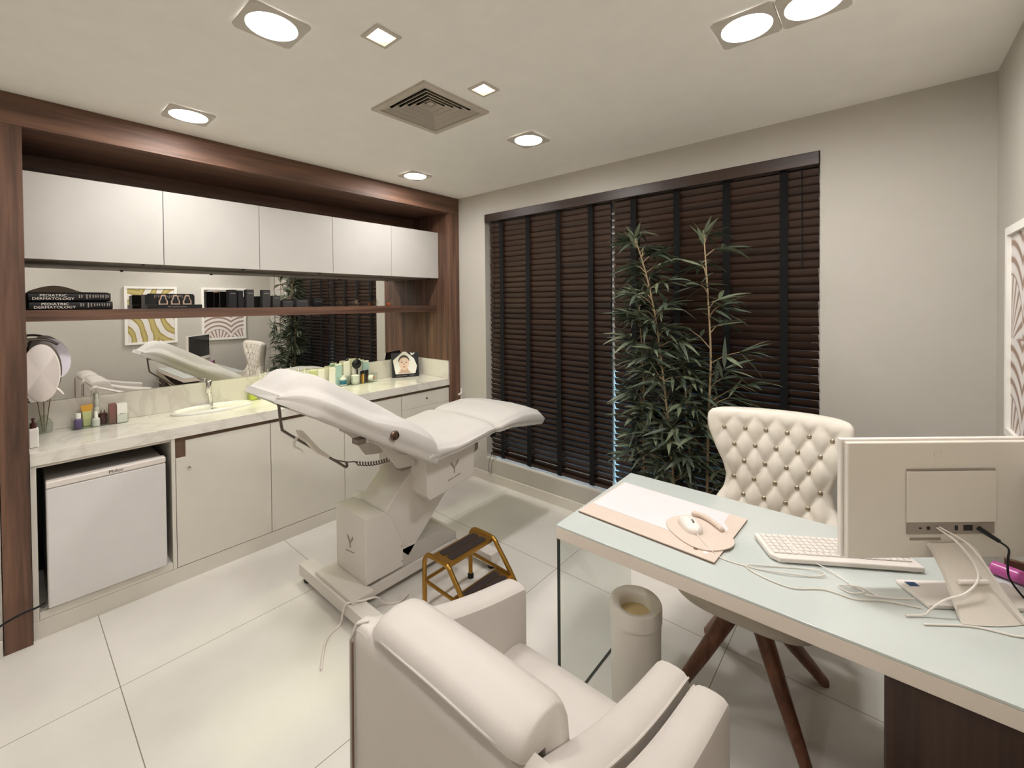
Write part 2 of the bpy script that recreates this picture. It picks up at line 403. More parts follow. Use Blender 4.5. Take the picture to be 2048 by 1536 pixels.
w1 = struct('window_1', MB().box(XL, XR, .105, .15, ZB, ZB+.05).box(XL, XR, .105, .15, ZT-.05, ZT).box(XL, XL+.05, .105, .15, ZB, ZT).box(XR-.05, XR, .105, .15, ZB, ZT).box(1.545, 1.605, .105, .15, ZB, ZT), M['trimw'], bevel=.003)
pn = struct('pane', MB().box(XL+.05, 1.545, .125, .129, ZB+.05, ZT-.05).box(1.605, XR-.05, .125, .129, ZB+.05, ZT-.05), M['glass'], parent=w1)
struct('trim_sill', MB().box(XL, XR, .0, .105, ZB, ZB+.012), M['trimw'], bevel=.002)
struct('wall_outside_added', MB().box(-1, 4.6, 1.5, 1.6, -.1, 1.22), M['outw'])  # low wall added as a pale blue backdrop for the blind gaps
struct('ground_outside', MB().box(-1, 4.6, .165, 1.5, -.2, -.1), M['outg'])
# area light added outside so blue shows through the blind gaps
la = bpy.data.lights.new('added_outdoor_fill', 'AREA'); la.shape = 'RECTANGLE'; la.size = 3.6; la.size_y = .12; la.energy = 4; la.color = (.50, .86, 1)
lo = bpy.data.objects.new('added_outdoor_fill', la); COL.objects.link(lo); lo.location = (1.6, .35, 2.75)
lo.rotation_euler = (math.radians(28), 0, 0)

# ------------------------------------------------------------------ ceiling fixtures
def downlight(name, x, y, label, group):
    t = thing(name, label, 'ceiling light', (x, y, H-.012), group=group)
    a, r, n = .099, .081, 48; rings = []
    sq = []
    for k in range(n):
        c, s_ = math.cos(2*PI*(k+.5)/n), math.sin(2*PI*(k+.5)/n); q = a/max(abs(c), abs(s_)); sq.append((c*q, s_*q))
    ci = [(r*math.cos(2*PI*(k+.5)/n), r*math.sin(2*PI*(k+.5)/n)) for k in range(n)]
    rings = [[(x+p[0], y+p[1], H-.0005) for p in sq], [(x+p[0]*.985, y+p[1]*.985, H-.008) for p in sq], [(x+p[0]*1.02, y+p[1]*1.02, H-.008) for p in ci], [(x+p[0], y+p[1], H-.003) for p in ci]]
    part('frame', MB().loft(rings, caps=False), M['lampf'], t)
    part('diffuser', MB().lathe([(r, 0), (r*.98, .002), (.001, .002)], (x, y, H-.005), 48), M['lampd'], t)
    l_ = bpy.data.lights.new('panel_beam', 'AREA'); l_.shape = 'DISK'; l_.size = .155; l_.energy = BEAM; l_.color = (1, .985, .968); l_.spread = math.radians(165)
    b_ = bpy.data.objects.new('panel_beam', l_); COL.objects.link(b_); b_.parent = t; b_.location = (0, 0, .004)
    return t
DL = 'round ceiling lights in square frames'
d0 = downlight('downlight', .317, -2.185, 'round white panel light in a square frame above the left end of the wood surround', DL)
dup(d0, (.317, -.743, H-.012), 'round panel light nearest the corner where wood surround meets window wall', DL)
dup(d0, (1.417, -2.193, H-.012), 'large round panel light at top left, left of the first warm spot', DL)
dup(d0, (1.431, -.742, H-.012), 'round panel light between the air vent and the window wall', DL)
dup(d0, (2.692, -1.066, H-.012), 'left one of the two touching square panel lights at the top right', DL)
dup(d0, (2.892, -1.062, H-.012), 'right one of the two touching panel lights, cut by the top edge', DL)
dup(d0, (1.42, -3.55, H-.012), 'added unseen panel light behind the viewpoint, out of the picture', DL)  # unseen lamp added behind the camera for more light
dup(d0, (2.72, -2.75, H-.012), 'added unseen panel light straight above the viewpoint, out of the picture', DL)  # unseen lamp added to brighten the monitor back and the camera side
def spot(name, x, y, label):
    t = thing(name, label, 'ceiling light', (x, y, H-.006), group='small warm square spots')
    def sqr(a, z): return [(x-a, y-a, z), (x+a, y-a, z), (x+a, y+a, z), (x-a, y+a, z)]
    part('frame', MB().loft([sqr(.053, H-.0004), sqr(.052, H-.006), sqr(.039, H-.006), sqr(.036, H+.02), sqr(.034, H+.06)], caps=False).add(sqr(.034, H+.06), [(0, 1, 2, 3)]), M['lampf'], t, ang=20)
    part('bulb', MB().lathe([(.004, .05), (.026, .045), (.027, .02), (.02, .012), (.001, .01)], (x, y, H), 20), M['spotd'], t)
    return t
s0 = spot('spotlight', 1.652, -1.902, 'small warm square spot nearer the viewer, beside the large round light')
dup(s0, (1.660, -1.367, H-.006), 'small warm square spot right beside the air vent corner')
# air diffuser
vx, vy = 1.305, -1.39
t = thing('air_vent', 'square louvred air vent in the middle of the ceiling', 'vent', (vx, vy, H-.012))
def sq(a, z): return [(vx-a, vy-a, z), (vx+a, vy-a, z), (vx+a, vy+a, z), (vx-a, vy+a, z)]
part('frame', MB().loft([sq(.212, H-.0005), sq(.210, H-.011), sq(.180, H-.011), sq(.176, H+.006), sq(.180, H+.006)], caps=False), M['ventw'], t, ang=15)
part('duct', MB().loft([sq(.199, H+.002), sq(.199, H+.115)], caps=False).add(sq(.199, H+.115), [(0, 1, 2, 3)]), M['dark'], t)
for k in range(5):
    a = .172-.031*k
    part('louvre', MB().loft([sq(a, H-.006+.006*k), sq(a-.015, H+.014+.006*k), sq(a-.0165, H+.014+.006*k), sq(a-.003, H-.007+.006*k), sq(a, H-.006+.006*k)], caps=False), M['ventw'], t, ang=15)
part('centre_plate', MB().add(sq(.017, H+.03)+[(vx, vy, H+.062)], [(0, 1, 4), (1, 2, 4), (2, 3, 4), (3, 0, 4), (0, 3, 2, 1)]), M['ventw'], t, ang=10)

# ------------------------------------------------------------------ wood surround with the built-in units
XM = -.54   # mirror face
t = thing('wood_surround', 'tall walnut frame surrounding the cabinets and mirror on the left wall', 'wood frame', (-.25, -1.42, 0))
part('column', MB().box(-.555, 0, -2.849, -2.759, 0, H-.147), M['walnut_z'], t, bevel=.001)
part('column', MB().box(-.555, 0, -.115, -.002, 0, H-.147), M['walnut_z'], t, bevel=.001)
part('header', MB().box(-.03, 0, -2.849, -.002, H-.146, H-.001), M['walnut_h'], t, bevel=.001)
part('soffit', MB().box(-.555, -.031, -2.849, -.002, H-.146, H-.12), M['walnut_y'], t)
part('back_panel', MB().box(-.555, -.541, -2.758, -.116, 2.30, H-.147), M['walnut_y'], t)
ycab = [-2.757, -2.206, -1.686, -1.166, -.640, -.117]
names = ['first white wall cabinet at the left end, beside the wood column', 'second white wall cabinet from the left, above the black display stand', 'middle white wall cabinet, above the black cartons', 'fourth white wall cabinet from the left, above the glass ornaments', 'narrowest looking white wall cabinet at the right end by the window wall']
wc = None
for k in range(5):
    a, b = ycab[k], ycab[k+1]
    c = thing('wall_cabinet', names[k], 'cabinet', (-.35, (a+b)/2, 1.85), group='wall cabinets in a row')
    part('body', MB().box(-.538, -.186, a+.001, b-.001, 1.862, 2.278), M['lamin'], c)
    part('door', MB().box(-.184, -.165, a+.0015, b-.0015, 1.849, 2.284), M['lamin'], c, bevel=.0012)
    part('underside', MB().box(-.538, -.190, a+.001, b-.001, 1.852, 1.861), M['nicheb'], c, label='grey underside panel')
    part('hinge_clip', MB().box(-.2, -.187, b-.10, b-.085, 1.842, 1.8515), M['black'], c)
single('wall_mirror', 'left wide mirror sheet behind the shelf, up to the dark seam', 'mirror', MB().box(-.5555, XM, -2.757, -1.4535, 1.071, 1.8505), M['mirror'], group='mirror sheets')
single('wall_mirror', 'right wide mirror sheet behind the shelf, from the dark seam to the wood column', 'mirror', MB().box(-.5555, XM, -1.4505, -.117, 1.071, 1.8505), M['mirror'], group='mirror sheets')
sh = single('wall_shelf', 'long walnut shelf in front of the mirror carrying books and cartons', 'shelf', MB().box(XM+.001, -.21, -2.757, -.117, 1.532, 1.590), M['walnut_y'], bevel=.001)
t = thing('strip_light', 'thin yellow-green light strip under the walnut shelf above the sink', 'light', (-.36, -1.25, 1.529))
part('profile', MB().box(-.372, -.348, -1.90, -.62, 1.5297, 1.5316), M['chrome'], t)
part('led_strip', MB().box(-.370, -.350, -1.895, -.625, 1.5290, 1.5296), M['stripd'], t)

# base units -----------------------------------------------------------------------------------
ZC = .905
t = thing('countertop', 'long white quartz worktop with upstand running along the mirror', 'worktop', (-.27, -1.44, .84))
mbc = MB().box(XM+.001, -.021, -2.757, -.117, ZC-.02, ZC)
part('slab', mbc, M['quartz'], t, bevel=.0015)
part('apron', MB().box(-.041, -.0205, -2.757, -.117, .843, ZC-.0202), M['quartz'], t, bevel=.0012)
part('upstand', MB().box(XM+.0005, XM+.020, -2.757, -.117, ZC+.0005, 1.070), M['quartz'], t, bevel=.0015)
part('side_upstand', MB().box(XM+.021, -.021, -.135, -.117, ZC+.0005, 1.070), M['quartz'], t, bevel=.0015)
single('plinth', 'low white plinth under the base cabinets, on the tiles', 'plinth', MB().box(-.06, -.03, -2.757, -.117, 0, .088), M['laming'])
def base_unit(a, b, label, door=True):
    c = thing('base_cabinet', label, 'cabinet', (-.3, (a+b)/2, .09), group='base cabinets under the worktop')
    part('body', MB().box(-.53, -.054, a+.0012, b-.0012, .0905, .842), M['laming'], c)
    part('finger_gap', MB().box(-.0535, -.047, a+.0012, b-.0012, .80, .842), M['gapw'], c, label='brown recess above the door')
    return c
# fridge niche
c = thing('fridge_niche', 'open white compartment holding the small fridge', 'cabinet', (-.3, -2.48, .09))
part('side_panel', MB().box(-.53, -.03, -2.757, -2.737, .0895, .842), M['laming'], c, bevel=.001)
part('side_panel', MB().box(-.53, -.03, -2.216, -2.198, .0895, .842), M['laming'], c, bevel=.001)
part('floor_panel', MB().box(-.53, -.03, -2.736, -2.217, .0895, .128), M['laming'], c, bevel=.001)
part('back_panel', MB().box(-.53, -.52, -2.736, -2.217, .129, .842), M['black'], c)
part('top_rail', MB().box(-.06, -.042, -2.736, -2.217, .826, .842), M['laming'], c)
def knob(c, par, y, z):
    return part('lock', MB().lathe([(.011, 0), (.011, .004), (.009, .007), (.004, .0075), (.0035, .005), (.001, .005)], (0, 0, 0), 20).xf(Matrix.Translation((-.0285, y, z)) @ Matrix.Rotation(PI/2, 4, 'Y')), M['chrome'], par)
c = base_unit(-2.197, -1.686, 'base cabinet next to the fridge, its door with a notched brown corner')
dr = part('door', MB().prism([(-2.1955, .092), (-1.6875, .092), (-1.6875, .818), (-2.148, .818), (-2.148, .722), (-2.1955, .722)], 'x', -.046, -.029), M['laming'], c, bevel=.001)
part('notch_panel', MB().box(-.0535, -.047, -2.195, -2.147, .72, .80), M['gapw'], c, label='brown board showing in the notch')
knob(c, dr, -2.135, .655)
c = base_unit(-1.685, -1.166, 'base cabinet behind the head of the treatment bed')
dr = part('door', MB().box(-.046, -.029, -1.6835, -1.1675, .092, .818), M['laming'], c, bevel=.001); knob(c, dr, -1.215, .735)
c = base_unit(-1.165, -.650, 'base cabinet behind the middle of the bed, left of the drawers')
dr = part('door', MB().box(-.046, -.029, -1.1635, -.6515, .092, .818), M['laming'], c, bevel=.001); knob(c, dr, -1.10, .69)
c = thing('drawer_unit', 'stack of narrow white drawers at the right end by the wood column', 'drawers', (-.3, -.385, .09))
part('body', MB().box(-.53, -.054, -.648, -.118, .0905, .842), M['laming'], c)
part('finger_gap', MB().box(-.0535, -.047, -.648, -.118, .80, .842), M['gapw'], c, label='brown recess above the drawers')
for k in range(6):
    z1 = .818-.121*k
    dd = part('drawer', MB().box(-.046, -.029, -.6465, -.1195, z1-.1195, z1), M['laming'], c, bevel=.001)
    knob(c, dd, -.385, z1-.055)

# mini fridge ----------------------------------------------------------------------------------
t = thing('mini_fridge', 'small white fridge standing in the open compartment', 'fridge', (-.26, -2.48, .128))
part('body', MB().box(-.50, -.055, -2.706, -2.250, .142, .748), M['fridged'], t, bevel=.008)
dr = part('door', MB().box(-.0535, -.006, -2.708, -2.246, .138, .722), M['fridge'], t, bevel=.008)
part('door_band', MB().box(-.0535, -.004, -2.708, -2.246, .724, .756), M['plasw'], t, bevel=.006)
part('lettering', text_mb('Philco', .022, (-.0032, -2.455, .740), (0, 1, 0), (0, 0, 1), sx=1.1), M['blackbox'], t)
for yy in (-2.68, -2.275):
    part('foot', MB().lathe([(.016, 0), (.016, .0145)], (-.05, yy, .1285), 12), M['black'], t)
    part('foot', MB().lathe([(.016, 0), (.016, .0145)], (-.45, yy, .1285), 12), M['black'], t)
single('power_cord', 'black power cord arching out of the fridge compartment past the left column', 'cord',
       MB().tube(cr([(-.02, -2.72, .17), (.03, -2.75, .185), (.05, -2.80, .19), (.05, -2.86, .17), (.04, -2.95, .12), (.03, -3.05, .02), (.03, -3.2, .008)], 6), .005, 8), M['rubber'])

# sink, tap, soap --------------------------------------------------------------------------------
t = thing('wash_basin', 'oval white drop-in basin set in the worktop', 'sink', (-.385, -1.91, ZC))
sx_, sy_ = .122/.235, 1
part('rim', MB().lathe([(.236, .0008), (.238, .008), (.232, .015), (.222, .017), (.212, .012), (.205, .004)], (-.385, -1.91, ZC), 56, sx_, sy_), M['ceramic'], t)
part('bowl', MB().lathe([(.206, .0045), (.17, .002), (.08, .0012), (.001, .001)], (-.385, -1.91, ZC), 56, sx_, sy_), M['ceramic'], t)
part('drain', MB().lathe([(.018, 0), (.018, .003), (.001, .004)], (-.385, -1.91, ZC+.0015), 20), M['chrome'], t)
t = thing('basin_tap', 'slim chrome tap with a cylinder head behind the basin', 'tap', (-.500, -1.895, ZC))
part('spout', MB().tube(cr([(-.500, -1.895, ZC+.001), (-.500, -1.897, ZC+.04), (-.492, -1.905, ZC+.09), (-.490, -1.912, ZC+.12)], 5), [.013]*16, 14), M['chrome'], t)
part('head', MB().tube([(-.490, -1.913, ZC+.098), (-.490, -1.913, ZC+.102), (-.489, -1.910, ZC+.178), (-.489, -1.910, ZC+.182)], [.015, .018, .018, .015], 20), M['chrome'], t)
part('lever', MB().tube([(-.489, -1.910, ZC+.172), (-.47, -1.935, ZC+.176)], [.004, .003], 8), M['chrome'], t)
t = thing('soap_dispenser', 'square clear soap bottle with a brass pump behind the basin', 'soap bottle', (-.478, -1.640, ZC))
part('bottle', MB().box(-.505, -.451, -1.667, -1.613, ZC+.001, ZC+.072), M['soap'], t, bevel=.004)
part('liquid', MB().box(-.500, -.456, -1.662, -1.618, ZC+.004, ZC+.05), mat('soap_liquid', sl(216, 218, 120), .2), t)
part('pump', MB().lathe([(.014, 0), (.014, .016), (.006, .017), (.006, .03), (.009, .031), (.009, .036), (.001, .037)], (-.478, -1.640, ZC+.0725), 16).tube([(-.478, -1.64, ZC+.105), (-.45, -1.64, ZC+.103)], .004, 8), M['gold'], t)

# magnifier lamp at the left end -----------------------------------------------------------------
t = thing('lamp_with_shade', 'white oval lamp head with a folded hood beside the left wood column', 'lamp', (-.285, -2.757, 1.40))
def disc(c, ry, rz, th, nrm, n=40):
    nv = Vector(nrm).normalized(); side = Vector((0, 0, 1)).cross(nv).normalized(); up = nv.cross(side)
    rings = []
    for k, (s_, o_) in enumerate([(.001, -th/2), (.94, -th/2), (1, -th*.2), (1, th*.2), (.94, th/2), (.001, th/2)]):
        rings.append([Vector(c)+nv*o_+side*ry*s_*math.cos(2*PI*i/n)+up*rz*s_*math.sin(2*PI*i/n) for i in range(n)])
    return MB().loft(rings)
part('head', disc((-.262, -2.704, 1.262), .070, .150, .014, (1, -.08, .02)), M['mask'], t)
part('hood', disc((-.296, -2.662, 1.330), .072, .112, .012, (1, .25, .35)), M['lav'], t, label='lavender folded hood')
part('gasket', disc((-.273, -2.698, 1.272), .070, .151, .006, (1, -.08, .02)), M['darkmetal'], t)
part('arm', MB().tube(cr([(-.285, -2.640, 1.405), (-.285, -2.672, 1.428), (-.285, -2.71, 1.438), (-.285, -2.752, 1.438)], 6), .007, 10), M['darkmetal'], t)
part('handle', MB().tube([(-.26, -2.655, 1.18), (-.255, -2.643, 1.165), (-.252, -2.627, 1.14)], [.007, .007, .005], 10), M['mask'], t)
part('mount', MB().box(-.31, -.26, -2.7585, -2.750, 1.40, 1.47), M['darkmetal'], t, bevel=.002)

# ------------------------------------------------------------------ things on the shelf
ZS = 1.590
def book(y0, y1, z0, h, label):
    t = thing('book', label, 'book', (-.34, (y0+y1)/2, z0), group='thick black books lying on the shelf')
    part('cover', MB().prism([(-.47, z0+.0004), (-.235, z0+.0004), (-.222, z0+.006), (-.219, z0+h/2), (-.222, z0+h-.006), (-.235, z0+h-.0004), (-.47, z0+h-.0004)], 'y', y0, y1), M['black'], t)
    part('pages', MB().box(-.468, -.24, y1-.002, y1+.001, z0+.005, z0+h-.005), M['paper'], t)
    yc = (y0+y1)/2
    part('title', text_mb('PEDIATRIC', h*.40, (-.2175, yc-.066, z0+h*.68), (0, 1, 0), (0, 0, 1), sx=1.15), M['text'], t)
    part('title', text_mb('DERMATOLOGY', h*.40, (-.2175, yc-.066, z0+h*.30), (0, 1, 0), (0, 0, 1), sx=1.15), M['text'], t)
    sp = MB()
    for dy, hh in ((.052, .55), (.062, .5), (.083, .8), (.096, .62), (.110, .5), (.121, .4), (.131, .38), (.143, .48), (.153, .48), (.166, .55), (.175, .4)):
        q = yc-.018+dy*.92; sp.box(-.2178, -.2172, q-.0022, q+.0022, z0+h*(.62-.42*hh), z0+h*(.62+.28*hh))
    part('spine_print', sp, M['textd'], t)
    return t
book(-2.742, -2.428, ZS, .045, 'lower black book, spine out, lying directly on the walnut shelf')
book(-2.744, -2.436, ZS+.0455, .045, 'upper black book, spine out, lying on the other black book')
mb = MB(); n = 20
top = [(-2.742+.30*i/n, ZS+.0935+.030*math.sin(PI*min(1, i/n/.62))*(1 if i/n < .62 else 0)+.006*(1-i/n)) for i in range(n+1)]
mb.prism(top+[(-2.442, ZS+.0915), (-2.742, ZS+.0915)], 'x', -.43, -.235)
single('brochure', 'bowed dark glossy brochure lying on top of the black books', 'brochure', mb, mat('glossy_brochure', sl(58, 46, 34), .25))
# display stand
t = thing('display_stand', 'black counter display with three little bottle windows standing on the shelf', 'display stand', (-.33, -2.16, ZS))
part('tray', MB().box(-.40, -.222, -2.277, -2.006, ZS+.0005, ZS+.024), M['black'], t, bevel=.0015)
part('back_board', MB().prism([(-2.272, ZS+.0245), (-2.030, ZS+.0245), (-2.030, ZS+.080), (-2.040, ZS+.092), (-2.262, ZS+.092), (-2.272, ZS+.082)], 'x', -.300, -.290), M['black'], t)
part('side_wall', MB().prism([(-.39, ZS+.0245), (-.289, ZS+.0245), (-.289, ZS+.085), (-.39, ZS+.088)], 'y', -2.277, -2.2725), M['black'], t)
part('lettering', text_mb('PRINCIPIA', .030, (-.2888, -2.150, ZS+.073), (0, 1, 0), (0, 0, 1), sx=1.25), M['textd'], t)
part('lettering', text_mb('Alta performance', .013, (-.2205, -2.135, ZS+.012), (0, 1, 0), (0, 0, 1)), M['textd'], t)
for yb in (-2.192, -2.132, -2.072):
    def sil(k): return [(yb+q[0]*k, ZS+.025+q[1]*k) for q in [(-.022, 0), (.022, 0), (.022, .022), (.016, .032), (.013, .042), (.012, .052), (.007, .060), (-.007, .060), (-.012, .052), (-.013, .042), (-.016, .032), (-.022, .022)]]
    w_ = part('bottle_window', MB().prism(sil(1), 'x', -.2875, -.274), M['skin2'], t)
    part('bottle_shape', MB().prism([(p[0]*.7+yb*.3, (p[1]-ZS-.025)*.72+ZS+.033) for p in sil(1)], 'x', -.2735, -.271), M['blackbox'], w_)
# black cartons
def carton(x0, x1, y0, y1, h, m, label, tag=True, cat='box'):
    t = thing('carton', label, cat, ((x0+x1)/2, (y0+y1)/2, ZS), group='black cosmetic cartons on the shelf')
    part('box', MB().box(x0, x1, y0, y1, ZS+.0005, ZS+h), m, t, bevel=.0008)
    if tag: part('print', MB().box(x1+.0001, x1+.0006, y0+.2*(y1-y0), y1-.15*(y1-y0), ZS+h*.78, ZS+h*.81), M['textd'], t)
    return t
carton(-.32, -.26, -1.845, -1.800, .122, M['blackbox'], 'tall black carton, first from the left of the row')
carton(-.31, -.262, -1.790, -1.760, .116, M['blackbox'], 'tall narrow black carton between the two tall ones at the left', False)
carton(-.29, -.235, -1.748, -1.702, .124, M['greybox'], 'tall charcoal carton with a faint line, third from the left')
carton(-.36, -.31, -1.660, -1.625, .080, M['blackbox'], 'short black carton set back between two tall charcoal ones', False)
carton(-.29, -.24, -1.645, -1.595, .124, M['greybox'], 'tall charcoal carton in the middle of the row')
carton(-.28, -.235, -1.580, -1.530, .084, M['greybox'], 'medium charcoal carton with a bright line')
carton(-.30, -.235, -1.510, -1.440, .050, M['greybox'], 'low wide charcoal carton next to the medium one')
carton(-.30, -.235, -1.415, -1.330, .055, M['greybox'], 'low wide charcoal carton at the right end of the carton row')
t = thing('cosmetic_jar', 'black square jar standing apart at the right of the cartons', 'jar', (-.27, -1.245, ZS))
part('body', MB().box(-.30, -.24, -1.283, -1.213, ZS+.0005, ZS+.044), M['black'], t, bevel=.006)
part('lid', MB().box(-.302, -.238, -1.285, -1.211, ZS+.045, ZS+.064), M['blackbox'], t, bevel=.003)
# glass ornaments
def ornament(y, label, ball):
    t = thing('glass_ornament', label, 'ornament', (-.40, y, ZS), group='glass ornaments on the shelf')
    part('base', MB().lathe([(.022, 0), (.024, .003), (.001, .004)], (-.40, y, ZS+.0005), 18), M['rosegold'], t)
    part('dome', MB().lathe([(.032, 0), (.034, .02), (.03, .04), (.018, .056), (.001, .061)], (-.40, y, ZS+.005), 24), M['acryl'], t)
    mb = MB()
    rnd = random.Random(int(-y*1000))
    for _ in range(20):
        a = rnd.uniform(0, 2*PI); r = rnd.uniform(.004, .018); mb.ball((-.40+r*math.cos(a), y+r*math.sin(a), ZS+.012+rnd.uniform(0, .042)), .0038, 8)
    part('beads', mb, M['rosegold'], t)
    if ball: part('flower', MB().ball((-.385, y-.045, ZS+.0165), .016, 12).ball((-.375, y-.040, ZS+.012), .011, 10), M['orange'], t)
    return t
ornament(-.835, 'small glass dome with pale beads, left one of the two ornaments', False)
ornament(-.485, 'small glass dome with an orange flower, right one of the two ornaments', True)

# ------------------------------------------------------------------ things on the worktop
Z0 = ZC+.0008
# face calendar
t = thing('desk_calendar', 'black easel card showing a printed face, standing at the right end of the worktop', 'calendar', (-.40, -.32, ZC))
cA = Vector((-.40, -.335, Z0)); dirR = Vector((.42, .91, 0)).normalized(); dirN = Vector((.91, -.42, .0)).normalized()
UP = (Vector((0, 0, 1))*.97-dirN*.20).normalized(); NN = dirR.cross(UP).normalized()
if NN.dot(dirN) < 0: NN = -NN
def card(poly, o0, o1): 
    n = len(poly); a = [cA+dirR*p[0]+UP*p[1]+NN*o0 for p in poly]; b = [cA+dirR*p[0]+UP*p[1]+NN*o1 for p in poly]
    return MB().add(a+b, [tuple(range(n))[::-1], tuple(range(n, 2*n))]+[(i, (i+1) % n, n+(i+1) % n, n+i) for i in range(n)])
def ell(cx, cy, a, b, n=28, t0=0, t1=2*PI): return [(cx+a*math.cos(t0+(t1-t0)*i/n), cy+b*math.sin(t0+(t1-t0)*i/n)) for i in range(n)]
part('easel', card([(-.128, 0), (.128, 0), (.128, .235), (-.128, .235)], -.004, 0), M['black'], t)
part('easel_leg', MB().add([cA+dirR*-.12+UP*.23-NN*.005, cA+dirR*.12+UP*.23-NN*.005, cA+dirR*.12-NN*.10, cA-dirR*.12-NN*.10, cA+dirR*-.12+UP*.23-NN*.009, cA+dirR*.12+UP*.23-NN*.009, cA+dirR*.12-NN*.104, cA-dirR*.12-NN*.104], [(0, 1, 2, 3), (4, 7, 6, 5), (0, 4, 5, 1), (1, 5, 6, 2), (2, 6, 7, 3), (3, 7, 4, 0)]), M['black'], t)
part('page', card([(-.095, .032), (.092, .032), (.112, .10), (.085, .175), (.010, .243), (-.018, .243), (-.115, .165)], .0005, .0015), M['white'], t)
part('face', card(ell(-.012, .138, .049, .070), .002, .0026), M['skin'], t)
part('neck', card([(-.042, .090), (.020, .090), (.030, .060), (.058, .038), (-.078, .038), (-.050, .060)], .0016, .0019), M['skin2'], t)
part('hair', card(ell(-.012, .150, .053, .062, 28, 0, PI)+[(-.065, .150)]+ell(-.012, .150, .045, .038, 20, PI, 0), .0027, .0032), M['hair'], t)
for sx in (-1, 1):
    part('eye', card(ell(-.012+.021*sx, .140, .0095, .0038, 14), .0028, .0033), M['hair'], t)
    part('eyebrow', card([(-.012+.010*sx, .149), (-.012+.024*sx, .154), (-.012+.034*sx, .149), (-.012+.024*sx, .1515)], .0028, .0033), M['hair'], t)
part('nose', card([(-.016, .138), (-.008, .138), (-.002, .116), (-.012, .112), (-.022, .116)], .0028, .0033), M['skin2'], t)
part('mouth', card(ell(-.012, .098, .016, .0055, 18), .0028, .0033), M['lips'], t)
for k, xx in enumerate((-.065, -.012, .06)):
    part('caption', card([(xx-.022, .012), (xx+.022, .012), (xx+.022, .017), (xx-.022, .017)], .0005, .001), M['textd'], t)
part('bow', card([(.060, .205), (.085, .215), (.095, .235), (.075, .225), (.050, .235), (.055, .215)], .002, .006), M['white'], t)
# acrylic organiser with brushes and bottles
def abox(x0, x1, y0, y1, h, name, label, th=.0025):
    m_ = MB().box(x0, x1, y0, y1, Z0, Z0+th).box(x0, x0+th, y0, y1, Z0+th, Z0+h).box(x1-th, x1, y0, y1, Z0+th, Z0+h).box(x0+th, x1-th, y0, y0+th, Z0+th, Z0+h).box(x0+th, x1-th, y1-th, y1, Z0+th, Z0+h)
    return single(name, label, 'organiser', m_, M['acryl'])
abox(-.50, -.40, -.885, -.640, .085, 'acrylic_organiser', 'wide clear acrylic organiser filled with brushes and tubes, left of the calendar')
abox(-.50, -.43, -.980, -.895, .080, 'acrylic_box', 'small clear acrylic box holding a blue-labelled bottle')
ZI = Z0+.003
t = thing('lotion_bottle', 'white bottle with a blue label inside the small acrylic box', 'bottle', (-.46, -.94, ZI))
part('body', MB().lathe([(.026, 0), (.027, .005), (.027, .06), (.012, .068), (.012, .085), (.001, .086)], (-.463, -.938, ZI), 20), M['white'], t)
part('label', MB().lathe([(.0275, 0), (.0278, .001), (.0278, .034), (.0275, .035)], (-.463, -.938, ZI+.012), 20), M['blue'], t)
single('cotton_cup', 'white crumpled cotton pouch at the front of the wide organiser', 'pouch', MB().lathe([(.028, 0), (.036, .02), (.034, .05), (.038, .075), (.03, .078), (.001, .06)], (-.443, -.835, ZI), 11), M['white'], ang=20)
t = thing('makeup_brush', 'large round black powder brush standing in the organiser', 'brush', (-.47, -.80, ZI))
part('handle', MB().tube([(-.472, -.795, ZI), (-.474, -.80, ZI+.125)], [.005, .007], 10), M['black'], t)
part('bristles', MB().ball((-.475, -.802, ZI+.17), .044, 18, .55, 1, 1.0), M['black'], t)
rr = random.Random(3)
for k, (dy, m_, cap, lab) in enumerate([(-.778, 'gold', 'black', 'gold and black lipstick tube, left of the pair in the organiser'), (-.757, 'yellow', 'black', 'yellow and black lipstick tube, right of the pair in the organiser'), (-.735, 'greybox', 'black', 'tall grey tube in the middle of the organiser'), (-.715, 'amber', 'black', 'brown tube near the right of the organiser')]):
    t = thing('makeup_tube', lab, 'tube', (-.45, dy, ZI), group='tubes in the organiser')
    hh = .07+.012*rr.random()
    part('body', MB().tube([(-.45, dy, ZI), (-.452, dy+.004, ZI+hh)], .0085, 10), M[m_], t)
    part('cap', MB().tube([(-.452, dy+.004, ZI+hh+.0005), (-.453, dy+.006, ZI+hh+.032)], .009, 10), M[cap], t)
single('gauze_roll', 'white gauze roll with an orange tag at the right of the organiser', 'gauze', MB().tube([(-.46, -.69, ZI+.034), (-.43, -.665, ZI+.030)], [.028, .028], 14), M['white'])
single('orange_tag', 'small orange tag on the gauze roll', 'tag', MB().ball((-.418, -.667, ZI+.038), .009, 10), M['orange'])
for k, (x, y, w_, h, m_, lab) in enumerate([(-.495, -1.02, .055, .155, 'white', 'tall white sachet pack behind the small acrylic box'), (-.498, -.965, .065, .175, 'teal', 'tallest pale teal sachet pack standing behind the organiser'), (-.506, -.885, .06, .185, 'white', 'white sachet pack right of the teal one, behind the brush'), (-.506, -.79, .08, .195, 'white', 'broad white bag behind the powder brush'), (-.500, -.70, .06, .175, 'teal', 'pale teal packet at the right behind the organiser'), (-.49, -1.12, .06, .15, 'white', 'white glove box corner showing above the headrest'), (-.48, -1.19, .055, .155, 'lime', 'pale cream packet left of the glove box')]):
    t = thing('sachet_pack', lab, 'packet', (x, y, ZC), group='packets along the upstand')
    part('pouch', MB().prism([(y-w_/2, Z0), (y+w_/2, Z0), (y+w_*.46, Z0+h*.6), (y+w_*.52, Z0+h), (y-w_*.40, Z0+h*1.03), (y-w_*.5, Z0+h*.5)], 'x', x-.008, x+.010), M[m_], t, bevel=.003)
    part('seal', MB().box(x-.002, x+.003, y-w_*.38, y+w_*.48, Z0+h*1.0, Z0+h*1.09), M['white'], t)
